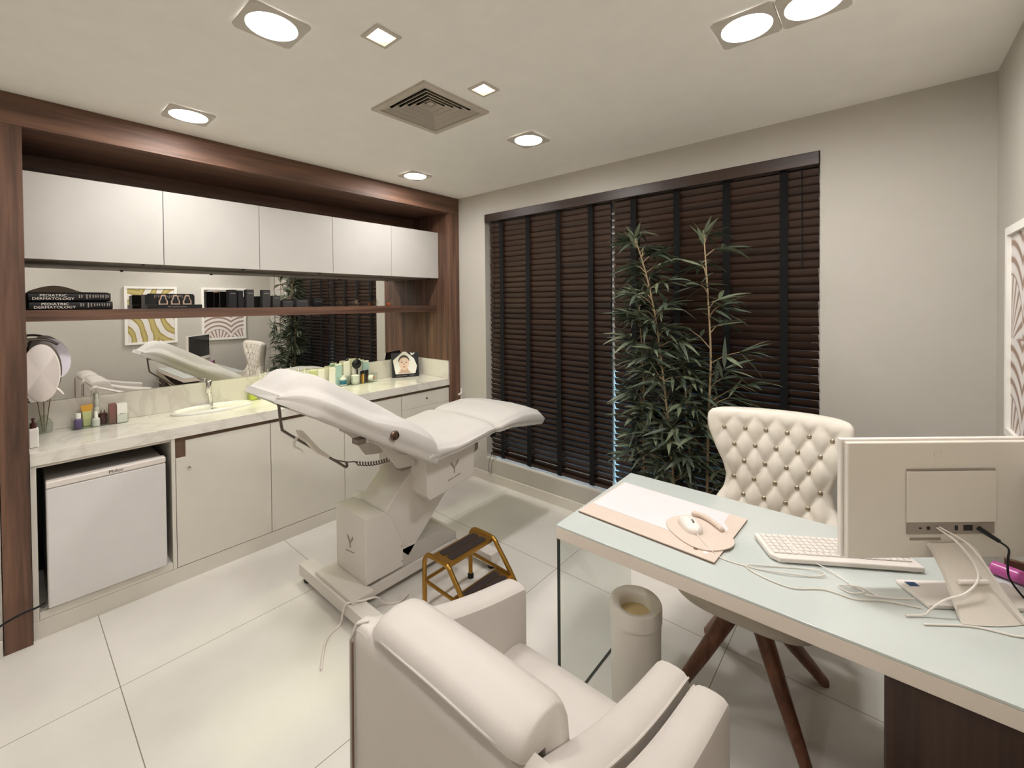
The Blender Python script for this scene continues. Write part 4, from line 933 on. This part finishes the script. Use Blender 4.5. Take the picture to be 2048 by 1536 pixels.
# ------------------------------------------------------------------ armchairs (local frame: origin between the feet, facing +y)
def armchair(name, loc, label):
    t = thing(name, label, 'armchair', loc, group='cream armchairs facing the desk')
    x0, y0 = loc[0], loc[1]
    def P(x, y, z): return Vector((x0+x, y0+y, z))
    prof = [(.305, .596), (.29, .602), (.14, .634), (.0, .672), (-.12, .716), (-.205, .752), (-.26, .774), (-.292, .778), (-.306, .766)]
    for sgn in (-1, 1):
        rings = []
        yy = cr([(p[0], p[1], 0) for p in prof], 4)
        n = 14
        for q, p in enumerate(yy):
            y, zt = p.x, p.y; k = 1 if 0 < q < len(yy)-1 else .82
            xo, xi = .327*sgn, .238*sgn
            if sgn < 0: xo, xi = xi, xo   # keep winding
            xa, xb = min(xo, xi), max(xo, xi); r = .014
            ring = [(xa, .07), (xa, zt-.03), (xa+.003, zt-.012), (xa+r, zt-.002), (xa+.032, zt+.002), (xb-.032, zt+.002), (xb-r, zt-.002), (xb-.003, zt-.012), (xb, zt-.03), (xb, .07)]
            rings.append([P(a, y, b) for a, b in ring])
        arm = part('arm', MB().loft(rings), M['leather'], t, bevel=.004)
        pipe = [P((.325)*sgn, p.x, p.y-.012) for p in yy[2:-2]]
        part('piping', MB().tube(pipe, .0032, 6), M['leather'], arm)
    # back shell
    rings = []
    for x in [-.326, -.30, -.2, 0, .2, .30, .326]:
        e = .008 if abs(x) > .31 else 0
        rings.append([P(x, -.306, .07), P(x, -.312+e, .40), P(x, -.312+e, .735), P(x, -.306, .766-e), P(x, -.29, .780-e), P(x, -.262, .780-e), P(x, -.250, .765), P(x, -.235, .42), P(x, -.235, .07)])
    bs = part('back_shell', MB().loft(rings), M['leather'], t, ang=50)
    for sgn in (-1, 1):
        part('piping', MB().tube([P(.322*sgn, -.311, .09), P(.322*sgn, -.316, .40), P(.320*sgn, -.315, .74), P(.312*sgn, -.300, .777), P(.29*sgn, -.28, .783)], .0038, 8), M['leather'], bs)
        part('piping', MB().tube([P(.312*sgn, -.3115, .09), P(.312*sgn, -.3165, .40), P(.310*sgn, -.3155, .74)], .0030, 8), M['edgeb'], bs)
    # back cushion: pillow lofted across
    rings = []
    for x in [-.238, -.232, -.215, -.17, -.08, 0, .08, .17, .215, .232, .238]:
        k = 1-.45*sm(.222, .239, abs(x)); b = .5*(1-(x/.24)**2)
        cy, cz = -.205, .62; ring = []
        for (y, z) in [(-.230, .44), (-.230, .60), (-.232, .770), (-.300, .786), (-.314, .795), (-.312, .808), (-.285, .826), (-.235, .834), (-.188, .826), (-.160, .806), (-.146, .775), (-.122, .60), (-.105, .44)]:
            f = Vector((y-cy, z-cz))
            ring.append(P(x, cy+f.x*(.72+.28*k), cz+f.y*(.90+.10*k)+(.010*b if z > .7 else 0)))
        rings.append(ring)
    bc = part('back_cushion', MB().loft(rings), M['leather'], t, ang=60)
    part('piping', MB().tube([P(x, -.3145+.012*(abs(x)/.23)**6, .797+.010*(1-(x/.24)**2)) for x in [-.22+.44*i/16 for i in range(17)]], .0032, 6), M['leather'], bc)
    # seat
    part('seat_base', MB().box(x0-.236, x0+.236, y0-.233, y0+.290, .10, .30), M['leather'], t, bevel=.01)
    rings = []
    for x in [-.236, -.230, -.21, -.15, 0, .15, .21, .230, .236]:
        k = 1-.5*sm(.2, .237, abs(x)); ring = []
        for (y, z) in [(-.10, .302), (-.10, .42), (-.02, .436), (.10, .444), (.22, .440), (.268, .428), (.288, .40), (.292, .36), (.285, .315), (.27, .302)]:
            ring.append(P(x, y-.004*(1-k), .372+(z-.372)*(.80+.20*k)))
        rings.append(ring)
    part('seat_cushion', MB().loft(rings), M['leather'], t, ang=60)
    for sx in (-.27, .27):
        for yy_ in (-.26, .25):
            part('foot', MB().lathe([(.016, .0004), (.024, .069)], (x0+sx, y0+yy_, 0), 14), M['legw'], t)
    return t
a0 = armchair('armchair', (2.345, -1.945, 0), 'cream armchair in the foreground with its back to the viewer')
dup(a0, (3.015, -1.96, 0), 'second cream armchair at the bottom edge, only its left arm in view')

# ------------------------------------------------------------------ desk
DX0, DX1, DY0, DY1 = 2.115, W-.002, -1.462, -.805
t = thing('desk', 'white desk with a pale glass top, glass end panel and dark wood pedestal', 'desk', (2.78, -1.13, 0))
part('slab', MB().box(DX0, DX1, DY0, DY1, .700, .7435), M['deskw'], t, bevel=.0015)
part('glass_top', MB().box(DX0, DX1, DY0, DY1, .744, .752), M['desktop'], t, bevel=.0015)
gp = part('end_panel', MB().box(2.117, 2.125, DY0+.012, -.83, .006, .6995), M['smoke'], t, label='tinted clear glass end panel')
part('panel_edge', MB().box(2.1165, 2.1255, DY0+.004, DY0+.0118, .001, .6995), M['gedge'], gp)
part('panel_rail', MB().box(2.117, 2.125, DY0+.012, -.83, .0005, .0058), M['gedge'], gp)
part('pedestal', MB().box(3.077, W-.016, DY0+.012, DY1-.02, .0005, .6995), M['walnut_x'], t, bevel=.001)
ZD = .7525
# blotter
def rot2(c, a, p): return (c[0]+p[0]*math.cos(a)-p[1]*math.sin(a), c[1]+p[0]*math.sin(a)+p[1]*math.cos(a))
mc, ma = (2.402, -1.147), -.045
t = thing('desk_blotter', 'white desk blotter with beige edges at the left end of the desk', 'desk mat', (mc[0], mc[1], ZD))
def mp(pl, z0, z1): return MB().prism([rot2(mc, ma, p) for p in pl], 'z', z0, z1)
part('board', mp([(-.263, -.188), (.263, -.188), (.263, .188), (-.263, .188)], ZD+.0003, ZD+.005), M['edgeb'], t)
part('surface', mp([(-.263, -.188), (.263, -.188), (.263, .188), (-.263, .188)], ZD+.0052, ZD+.008), M['beige'], t)
part('sheet', mp([(-.255, -.095), (.19, -.095), (.235, -.02), (.232, .06), (.205, .10), (.20, .184), (-.255, .184)], ZD+.0082, ZD+.0088), M['paper'], t)
for k, (x, y) in enumerate(((.190, -.150), (.222, -.150))):
    part('print_dot', MB().lathe([(.008, 0), (.008, .0004), (.001, .0004)], (*rot2(mc, ma, (x, y)), ZD+.0081), 16), M['white' if k else 'edgeb'], t)
# mouse mat with wrist rest, mouse
t = thing('mouse_mat', 'beige rounded mouse mat with a wrist rest lying on the blotter', 'mouse mat', (2.56, -1.19, ZD+.009))
pc = (2.560, -1.190); pa = .55
po = []
for k in range(40):
    a = 2*PI*k/40; ex = .122*math.copysign(abs(math.cos(a))**.8, math.cos(a)); ey = .098*math.copysign(abs(math.sin(a))**.8, math.sin(a)); po.append(rot2(pc, -.62, (ex, ey)))
part('mat', MB().prism(po, 'z', ZD+.009, ZD+.013), M['beige'], t, bevel=.0015)
part('wrist_rest', MB().tube(cr([(2.500, -1.088, ZD+.023), (2.535, -1.082, ZD+.023), (2.575, -1.100, ZD+.023), (2.612, -1.128, ZD+.022), (2.630, -1.145, ZD+.021)], 5), [.005]+[.0098]*19+[.005], 14), M['beige'], t)
mo = thing('mouse', 'white wired mouse on the beige mouse mat', 'mouse', (2.526, -1.178, ZD+.0135))
ax = Vector((.86, -1.0, 0)).normalized(); ay = Vector((-ax.y, ax.x, 0)); rings = []
mo_c = Vector((2.526, -1.178, ZD+.0138))
for k in range(13):
    s_ = k/12; L_ = -.060+.120*s_; wd_ = .036*math.sqrt(max(.03, 1-(2*s_-1)**4))*(1-.10*s_); hh = .035*math.sin(PI*(.12+.78*s_*.9))**.7*(1-.18*s_)
    rings.append([mo_c+ax*L_+ay*wd_*math.cos(a)*(1 if abs(math.cos(a)) < .98 else .98)+Vector((0, 0, max(0, math.sin(a))**.75*hh)) for a in [PI*i/12 for i in range(13)]])
part('body', MB().loft(rings), M['plasw'], mo, ang=60)
part('scroll_wheel', MB().lathe([(.007, -.003), (.008, 0), (.007, .003)], (0, 0, 0), 16).xf(Matrix.Translation(mo_c+ax*.022+Vector((0, 0, .027))) @ Matrix.Rotation(math.atan2(ay.y, ay.x), 4, 'Z') @ Matrix.Rotation(PI/2, 4, 'Y')), M['darkmetal'], mo)
part('button_gap', MB().tube([mo_c+ax*-.002+Vector((0, 0, .034)), mo_c+ax*.014+Vector((0, 0, .033))], .004, 8), M['white'], mo)
zc = ZD+.003
part('cable', MB().tube(cr([mo_c+ax*.050+Vector((0, 0, .012)), (2.575, -1.235, ZD+.016), (2.625, -1.285, ZD+.013), (2.672, -1.300, zc), (2.76, -1.290, zc), (2.84, -1.265, zc+.004), (2.905, -1.225, zc), (2.935, -1.20, zc+.006), (2.915, -1.185, zc+.004), (2.87, -1.20, zc), (2.80, -1.245, zc), (2.745, -1.285, zc+.003), (2.745, -1.305, zc), (2.80, -1.325, zc), (2.87, -1.325, zc), (2.94, -1.275, zc), (3.01, -1.27, zc), (3.07, -1.23, zc), (3.15, -1.20, zc)], 6), .0019, 6), M['plasg'], mo)
# keyboard
kx = Vector((math.cos(.56), math.sin(.56), 0)); ky = Vector((-kx.y, kx.x, 0))
k0 = Vector((2.800, -1.218, 0)); KL, KD = .44, .152
kc = k0+kx*KL/2+ky*KD/2
kb = thing('keyboard', 'white full-size keyboard under the left edge of the monitor', 'keyboard', (kc.x, kc.y, ZD))
part('case', MB().add([(*(k0+kx*a+ky*b).to_2d(), z) for z, ex in ((ZD+.004, 0), (ZD+.020, 0)) for a, b in ((0, .022), (.022, 0), (KL, 0), (KL, KD), (0, KD))],
     [(0, 4, 3, 2, 1), (5, 6, 7, 8, 9)]+[(i, (i+1) % 5, 5+(i+1) % 5, 5+i) for i in range(5)]), M['plasw'], kb, bevel=.004)
for a in (.03, KL-.03):
    p = k0+kx*a+ky*.012
    part('foot', MB().obox((p.x, p.y), kx.to_2d(), ky.to_2d(), .012, .006, ZD+.0002, ZD+.0042), M['white'], kb)
km = MB()
for r in range(6):
    b = .026+r*.0198
    a = .014
    while a < KL-.026:
        w_ = .0172 if r > 0 else (.0172 if not (.08 < a < .16 or .25 < a < .33) else .0172)
        p = k0+kx*(a+w_/2)+ky*(b+.0085)
        km.obox((p.x, p.y), kx.to_2d(), ky.to_2d(), w_/2, .0085, ZD+.0202, ZD+.0245)
        a += .0195
        if r > 0 and abs(a-.093) < .0098: a += .008
part('keys', km, M['plasw'], kb, bevel=.0012, seg=2, stuff=True)
part('cable', MB().tube(cr([k0+kx*.13+Vector((0, 0, ZD+.010)), k0+kx*.15-ky*.03+Vector((0, 0, ZD+.008)), k0+kx*.17-ky*.06+Vector((0, 0, zc)), (3.00, -1.20, zc), (3.03, -1.22, zc+.004), (3.00, -1.245, zc), (2.97, -1.225, zc), (3.02, -1.205, zc+.005), (3.06, -1.215, zc), (3.03, -1.235, zc+.003), (3.09, -1.20, zc), (3.14, -1.165, zc+.002)], 6), .0019, 6), M['plasw'], kb)
# monitor
mx = Vector((.76, .65, 0)).normalized(); my = Vector((-mx.y, mx.x, 0))   # my points away from the viewer (screen side)
m0 = Vector((2.992, -1.244, 0)); ML = .545
ms = m0+mx*.285
mon = thing('monitor', 'white all-in-one computer seen from behind, at the right end of the desk', 'computer', ((ms+my*.0).x, (ms).y, ZD))
def mbx(a0, a1, n0, n1, z0, z1):
    c_ = m0+mx*(a0+a1)/2+my*(n0+n1)/2
    return MB().obox((c_.x, c_.y), mx.to_2d(), my.to_2d(), (a1-a0)/2, (n1-n0)/2, z0, z1)
part('housing', mbx(.002, ML-.002, 0, .0175, .852, 1.191), M['plasg'], mon, bevel=.004)
part('bezel', mbx(-.005, ML+.005, .018, .034, .847, 1.197), M['plasw'], mon, bevel=.003)
part('screen', mbx(.012, ML-.012, .0345, .0352, .885, 1.183), M['screen'], mon)
part('rear_cover', mbx(.170, .430, -.006, -.0005, .958, 1.108), M['plasg'], mon, bevel=.004)
part('vent_slot', mbx(.172, .428, -.003, -.0003, 1.109, 1.114), M['logo'], mon)
part('port_bay', mbx(.172, .425, -.004, -.0004, .924, .957), M['logo'], mon)
for a, w_, h_ in ((.205, .008, .004), (.228, .009, .009), (.310, .008, .014), (.335, .026, .016)):
    part('port', mbx(a, a+w_, -.0052, -.0042, .942-h_/2, .942+h_/2), M['black'], mon)
part('card_slot', mbx(.182, .272, -.0015, -.0004, .905, .912), M['logo'], mon)
part('embossed_mark', MB().tube([m0+mx*(.262+.011*math.cos(a))+my*-.0004+Vector((0, 0, 1.158+.011*math.sin(a))) for a in [2*PI*k/24 for k in range(25)]], .0007, 6), M['plasg'], mon)
# stand: leaning plate widening to a curved foot
def st_pt(a, n_, z): p = m0+mx*a+my*n_; return Vector((p.x, p.y, z))
rings = []
for (n_, z, hw, th) in [(-.001, .895, .060, .010), (-.020, .885, .061, .010), (-.055, .84, .064, .009), (-.085, .80, .072, .008), (-.110, .768, .081, .007), (-.122, ZD+.0045, .086, .004), (-.128, ZD+.0006, .089, .002)]:
    c_ = .292
    ring = []
    for q in range(9):
        a = -1+q/4; bow = .010*(1-a*a)*(1 if z < .80 else .3)
        ring.append(st_pt(c_+a*hw, n_-bow-th*.4, z+th*.5))
    for q in range(9):
        a = 1-q/4; bow = .010*(1-a*a)*(1 if z < .80 else .3)
        ring.append(st_pt(c_+a*hw, n_-bow+th*.6, max(ZD+.0004, z-th*.5)))
    rings.append(ring)
part('stand', MB().loft(rings), M['plasg'], mon, ang=50)
part('stand_clip', MB().tube([st_pt(.245, -.078, .832), st_pt(.325, -.078, .832)], .006, 8), M['plasw'], mon)
part('data_cable', MB().tube(cr([st_pt(.255, -.006, .944), st_pt(.27, -.05, .925), st_pt(.29, -.075, .88), st_pt(.285, -.09, .845), st_pt(.24, -.10, .815), st_pt(.19, -.10, .80), st_pt(.15, -.10, .775), st_pt(.13, -.10, ZD+.006), st_pt(.08, -.10, ZD+.004)], 6), .0026, 6), M['plasw'], mon)
part('data_cable', MB().tube(cr([st_pt(.262, -.006, .946), st_pt(.30, -.05, .92), st_pt(.325, -.085, .86), st_pt(.34, -.11, .80), st_pt(.355, -.135, .768), st_pt(.352, -.160, ZD+.004), st_pt(.30, -.175, ZD+.003), st_pt(.22, -.14, ZD+.003), st_pt(.10, -.13, ZD+.003)], 6), .0024, 6), M['plasw'], mon)
pc_ = part('power_lead', MB().tube(cr([st_pt(.405, -.035, .918), st_pt(.425, -.04, .90), st_pt(.43, -.035, .87), st_pt(.435, -.03, .83), st_pt(.445, -.03, .80), st_pt(.46, -.05, .765), st_pt(.47, -.06, ZD+.004), st_pt(.50, -.06, ZD+.004), st_pt(.54, -.045, ZD+.004)], 6), .0028, 6), M['black'], mon, label='black power lead')
part('plug', MB().tube([st_pt(.372, -.010, .944), st_pt(.405, -.035, .918)], [.007, .0055], 10), M['black'], pc_)
# slim white box under the stand
bx = Vector((.80, .60, 0)); by = Vector((-.60, .80, 0)); b0 = Vector((3.100, -1.098, 0))
bcn = b0+bx*.155+Vector((.60, -.80, 0))*.056
t = thing('slim_white_box', 'slim white device with a small blue sticker under the monitor stand', 'device', (bcn.x, bcn.y, ZD))
part('case', MB().obox((bcn.x, bcn.y), bx.to_2d(), by.to_2d(), .155, .056, ZD+.0005, ZD+.012), M['plasw'], t, bevel=.003)
sp = b0+bx*.030-by*.022
part('sticker', MB().obox((sp.x, sp.y), bx.to_2d(), by.to_2d(), .014, .010, ZD+.0122, ZD+.0126), M['navy'], t, label='blue sticker')
# things behind the monitor
t = thing('magenta_bottle', 'glossy magenta bottle lying behind the monitor stand', 'bottle', (3.365, -.86, ZD))
part('body', MB().tube([(3.330, -.845, ZD+.021), (3.333, -.847, ZD+.021), (3.395, -.875, ZD+.021), (3.40, -.878, ZD+.021)], [.014, .020, .020, .015], 18), M['pink'], t)
single('brown_carton', 'small dark brown patterned carton on the desk by the right wall', 'box', MB().box(3.36, 3.405, -.822, -.808, ZD+.0004, ZD+.045), M['brown'], bevel=.001)
single('paper_cup', 'white paper cup on the desk corner by the right wall', 'cup', MB().lathe([(.022, 0), (.028, .075), (.027, .075), (.021, .003), (.001, .003)], (3.405, -1.03, ZD+.0004), 18), M['white'])

# ------------------------------------------------------------------ waste bin
bcx, bcy, bh, br_ = 2.346, -1.262, .452, .098
t = thing('waste_bin', 'round cream waste bin with an open funnel lid under the desk', 'waste bin', (bcx, bcy, 0))
part('body', MB().lathe([(br_*.90, .0005), (br_*.92, .003), (br_*.965, bh-.062), (.001, bh-.061)], (bcx, bcy, 0), 48), M['binp'], t)
part('lid', MB().lathe([(br_*1.0, bh-.060), (br_*1.0, bh-.008), (br_*.97, bh), (br_*.93, bh+.001), (br_*.78, bh-.003), (br_*.64, bh-.010), (br_*.595, bh-.018), (br_*.585, bh-.06)], (bcx, bcy, 0), 48), M['binp'], t, ang=50)
part('liner', MB().lathe([(br_*.583, bh-.045), (.001, bh-.0455)], (bcx, bcy, 0), 40), M['bini'], t, label='ochre inside of the bin')

# ------------------------------------------------------------------ tufted chair behind the desk
tc_ = thing('tufted_chair', 'ivory button-tufted chair on wooden legs behind the desk', 'chair', (2.665, -.85, 0))
CXc, CYc = 2.693, -.50
WT = [(.44, .20), (.52, .235), (.60, .262), (.65, .25), (.70, .222), (.76, .213), (.82, .226), (.90, .258), (.98, .286), (1.03, .293), (1.06, .290), (1.078, .274), (1.085, .245)]
TUR = math.radians(-2)
du, dz, Z00 = .087, .078, .992
def lat(u, z):
    a = u/du; b = (Z00-z)/dz
    return a, b
def back_depth(u, z, hw):
    a, b = lat(u, z)
    s1 = a+b/2+.5; s2 = a-b/2+.5     # creases run through buttons of alternating rows
    f = abs(math.sin(PI*s1))*abs(math.sin(PI*s2))
    pil = f**.5
    edge = sm(1.0, .74, abs(u)/hw)*sm(1.075, 1.005, z)*sm(.50, .62, z)
    rim = .035
    return rim*math.sqrt(max(0, 1-min(1, abs(u)/hw)**6))*(1-edge*.0)+edge*(.021*pil-.014)
NU, NV = 72, 84; fr = []; bkv = []
def bp(u, z, d):
    fwd = .085*(abs(u)/.29)**2.2 * sm(.6, .9, z)+.10*(abs(u)/.26)**2*sm(.75, .55, z)
    x, y = u, -fwd-d+.05*sm(.6, 1.1, z)
    return Vector((CXc+x*math.cos(TUR)-y*math.sin(TUR), CYc+x*math.sin(TUR)+y*math.cos(TUR), z+.035*(u/.29)*.35))
zs_ = [.44+(1.085-.44)*j/NV for j in range(NV+1)]
for z in zs_:
    hw = lerp_tab(WT, z); row = []; rowb = []
    topk = math.sqrt(max(.02, 1-max(0, (z-1.035)/.052)**2))
    for i in range(NU+1):
        u = -hw+2*hw*i/NU
        row.append(bp(u, z, back_depth(u, z, hw)*topk)); rowb.append(bp(u, z, -.075*topk*math.sqrt(max(.03, 1-(abs(u)/hw)**8))))
    fr.append(row); bkv.append(rowb)
m1 = MB(); vs = [p for r in fr for p in r]+[p for r in bkv for p in r]; n = NU+1; K = len(vs)//2; fs = []
for j in range(NV):
    for i in range(NU):
        fs.append((j*n+i, j*n+i+1, (j+1)*n+i+1, (j+1)*n+i)); fs.append((K+j*n+i, K+(j+1)*n+i, K+(j+1)*n+i+1, K+j*n+i+1))
    fs.append((j*n, (j+1)*n, K+(j+1)*n, K+j*n)); fs.append((j*n+NU, K+j*n+NU, K+(j+1)*n+NU, (j+1)*n+NU))
for i in range(NU):
    fs.append((NV*n+i, NV*n+i+1, K+NV*n+i+1, K+NV*n+i)); fs.append((i, K+i, K+i+1, i+1))
m1.add(vs, fs)
tb = part('backrest', m1, M['tuft'], tc_, ang=70)
for r in range(6):
    z = Z00-dz*r
    for k in range(-4, 5):
        # button nodes: lattice points where both crease families meet
        for a2 in (k,):
            s1 = a2+.5*((r+1) % 2); u = s1*du
            hw = lerp_tab(WT, z)
            if abs(u) > hw*.84: continue
            p = bp(u, z, back_depth(u, z, hw)+.004)
            bt = part('button', MB().ball((p.x, p.y-.001, p.z), .0112, 14, 1, .6, 1), M['darkbtn'], tb, label='shiny metal button')
part('seat', MB().loft([[(2.665+.275*c*math.copysign(1, 1)*k1, -.835+.285*s_*k1, z) for c, s_ in [(math.copysign(abs(math.cos(a))**.6, math.cos(a)), math.copysign(abs(math.sin(a))**.6, math.sin(a))) for a in [2*PI*i/48 for i in range(48)]]] for z, k1 in ((.418, .88), (.422, .96), (.434, 1.0), (.452, 1.0), (.468, .97), (.477, .88), (.480, .6))]), M['tuft'], tc_, ang=60)
for sx in (-1, 1):
    pth = cr([(2.68+sx*.255, -.60, .60), (2.675+sx*.272, -.72, .56), (2.67+sx*.270, -.88, .50), (2.665+sx*.262, -.98, .47)], 6)
    part('arm', MB().tube(pth, [.045-.012*i/(len(pth)-1) for i in range(len(pth))], 14), M['tuft'], tc_)
HUB = Vector((2.655, -.862, .432))
part('hub', MB().lathe([(.06, -.05), (.08, -.045), (.085, -.034)], (HUB.x, HUB.y, HUB.z), 24), M['legw'], tc_)
for (x, y) in ((2.425, -1.085), (2.878, -1.085), (2.888, -.628), (2.432, -.64)):
    d = (Vector((x, y, 0))-HUB); a_ = HUB+d*.10
    part('leg', MB().tube([a_, HUB+d*.25, HUB+d*.6, Vector((x, y, .012)), Vector((x, y, .001))], [.034, .034, .028, .020, .018], 16), M['legw'], tc_)
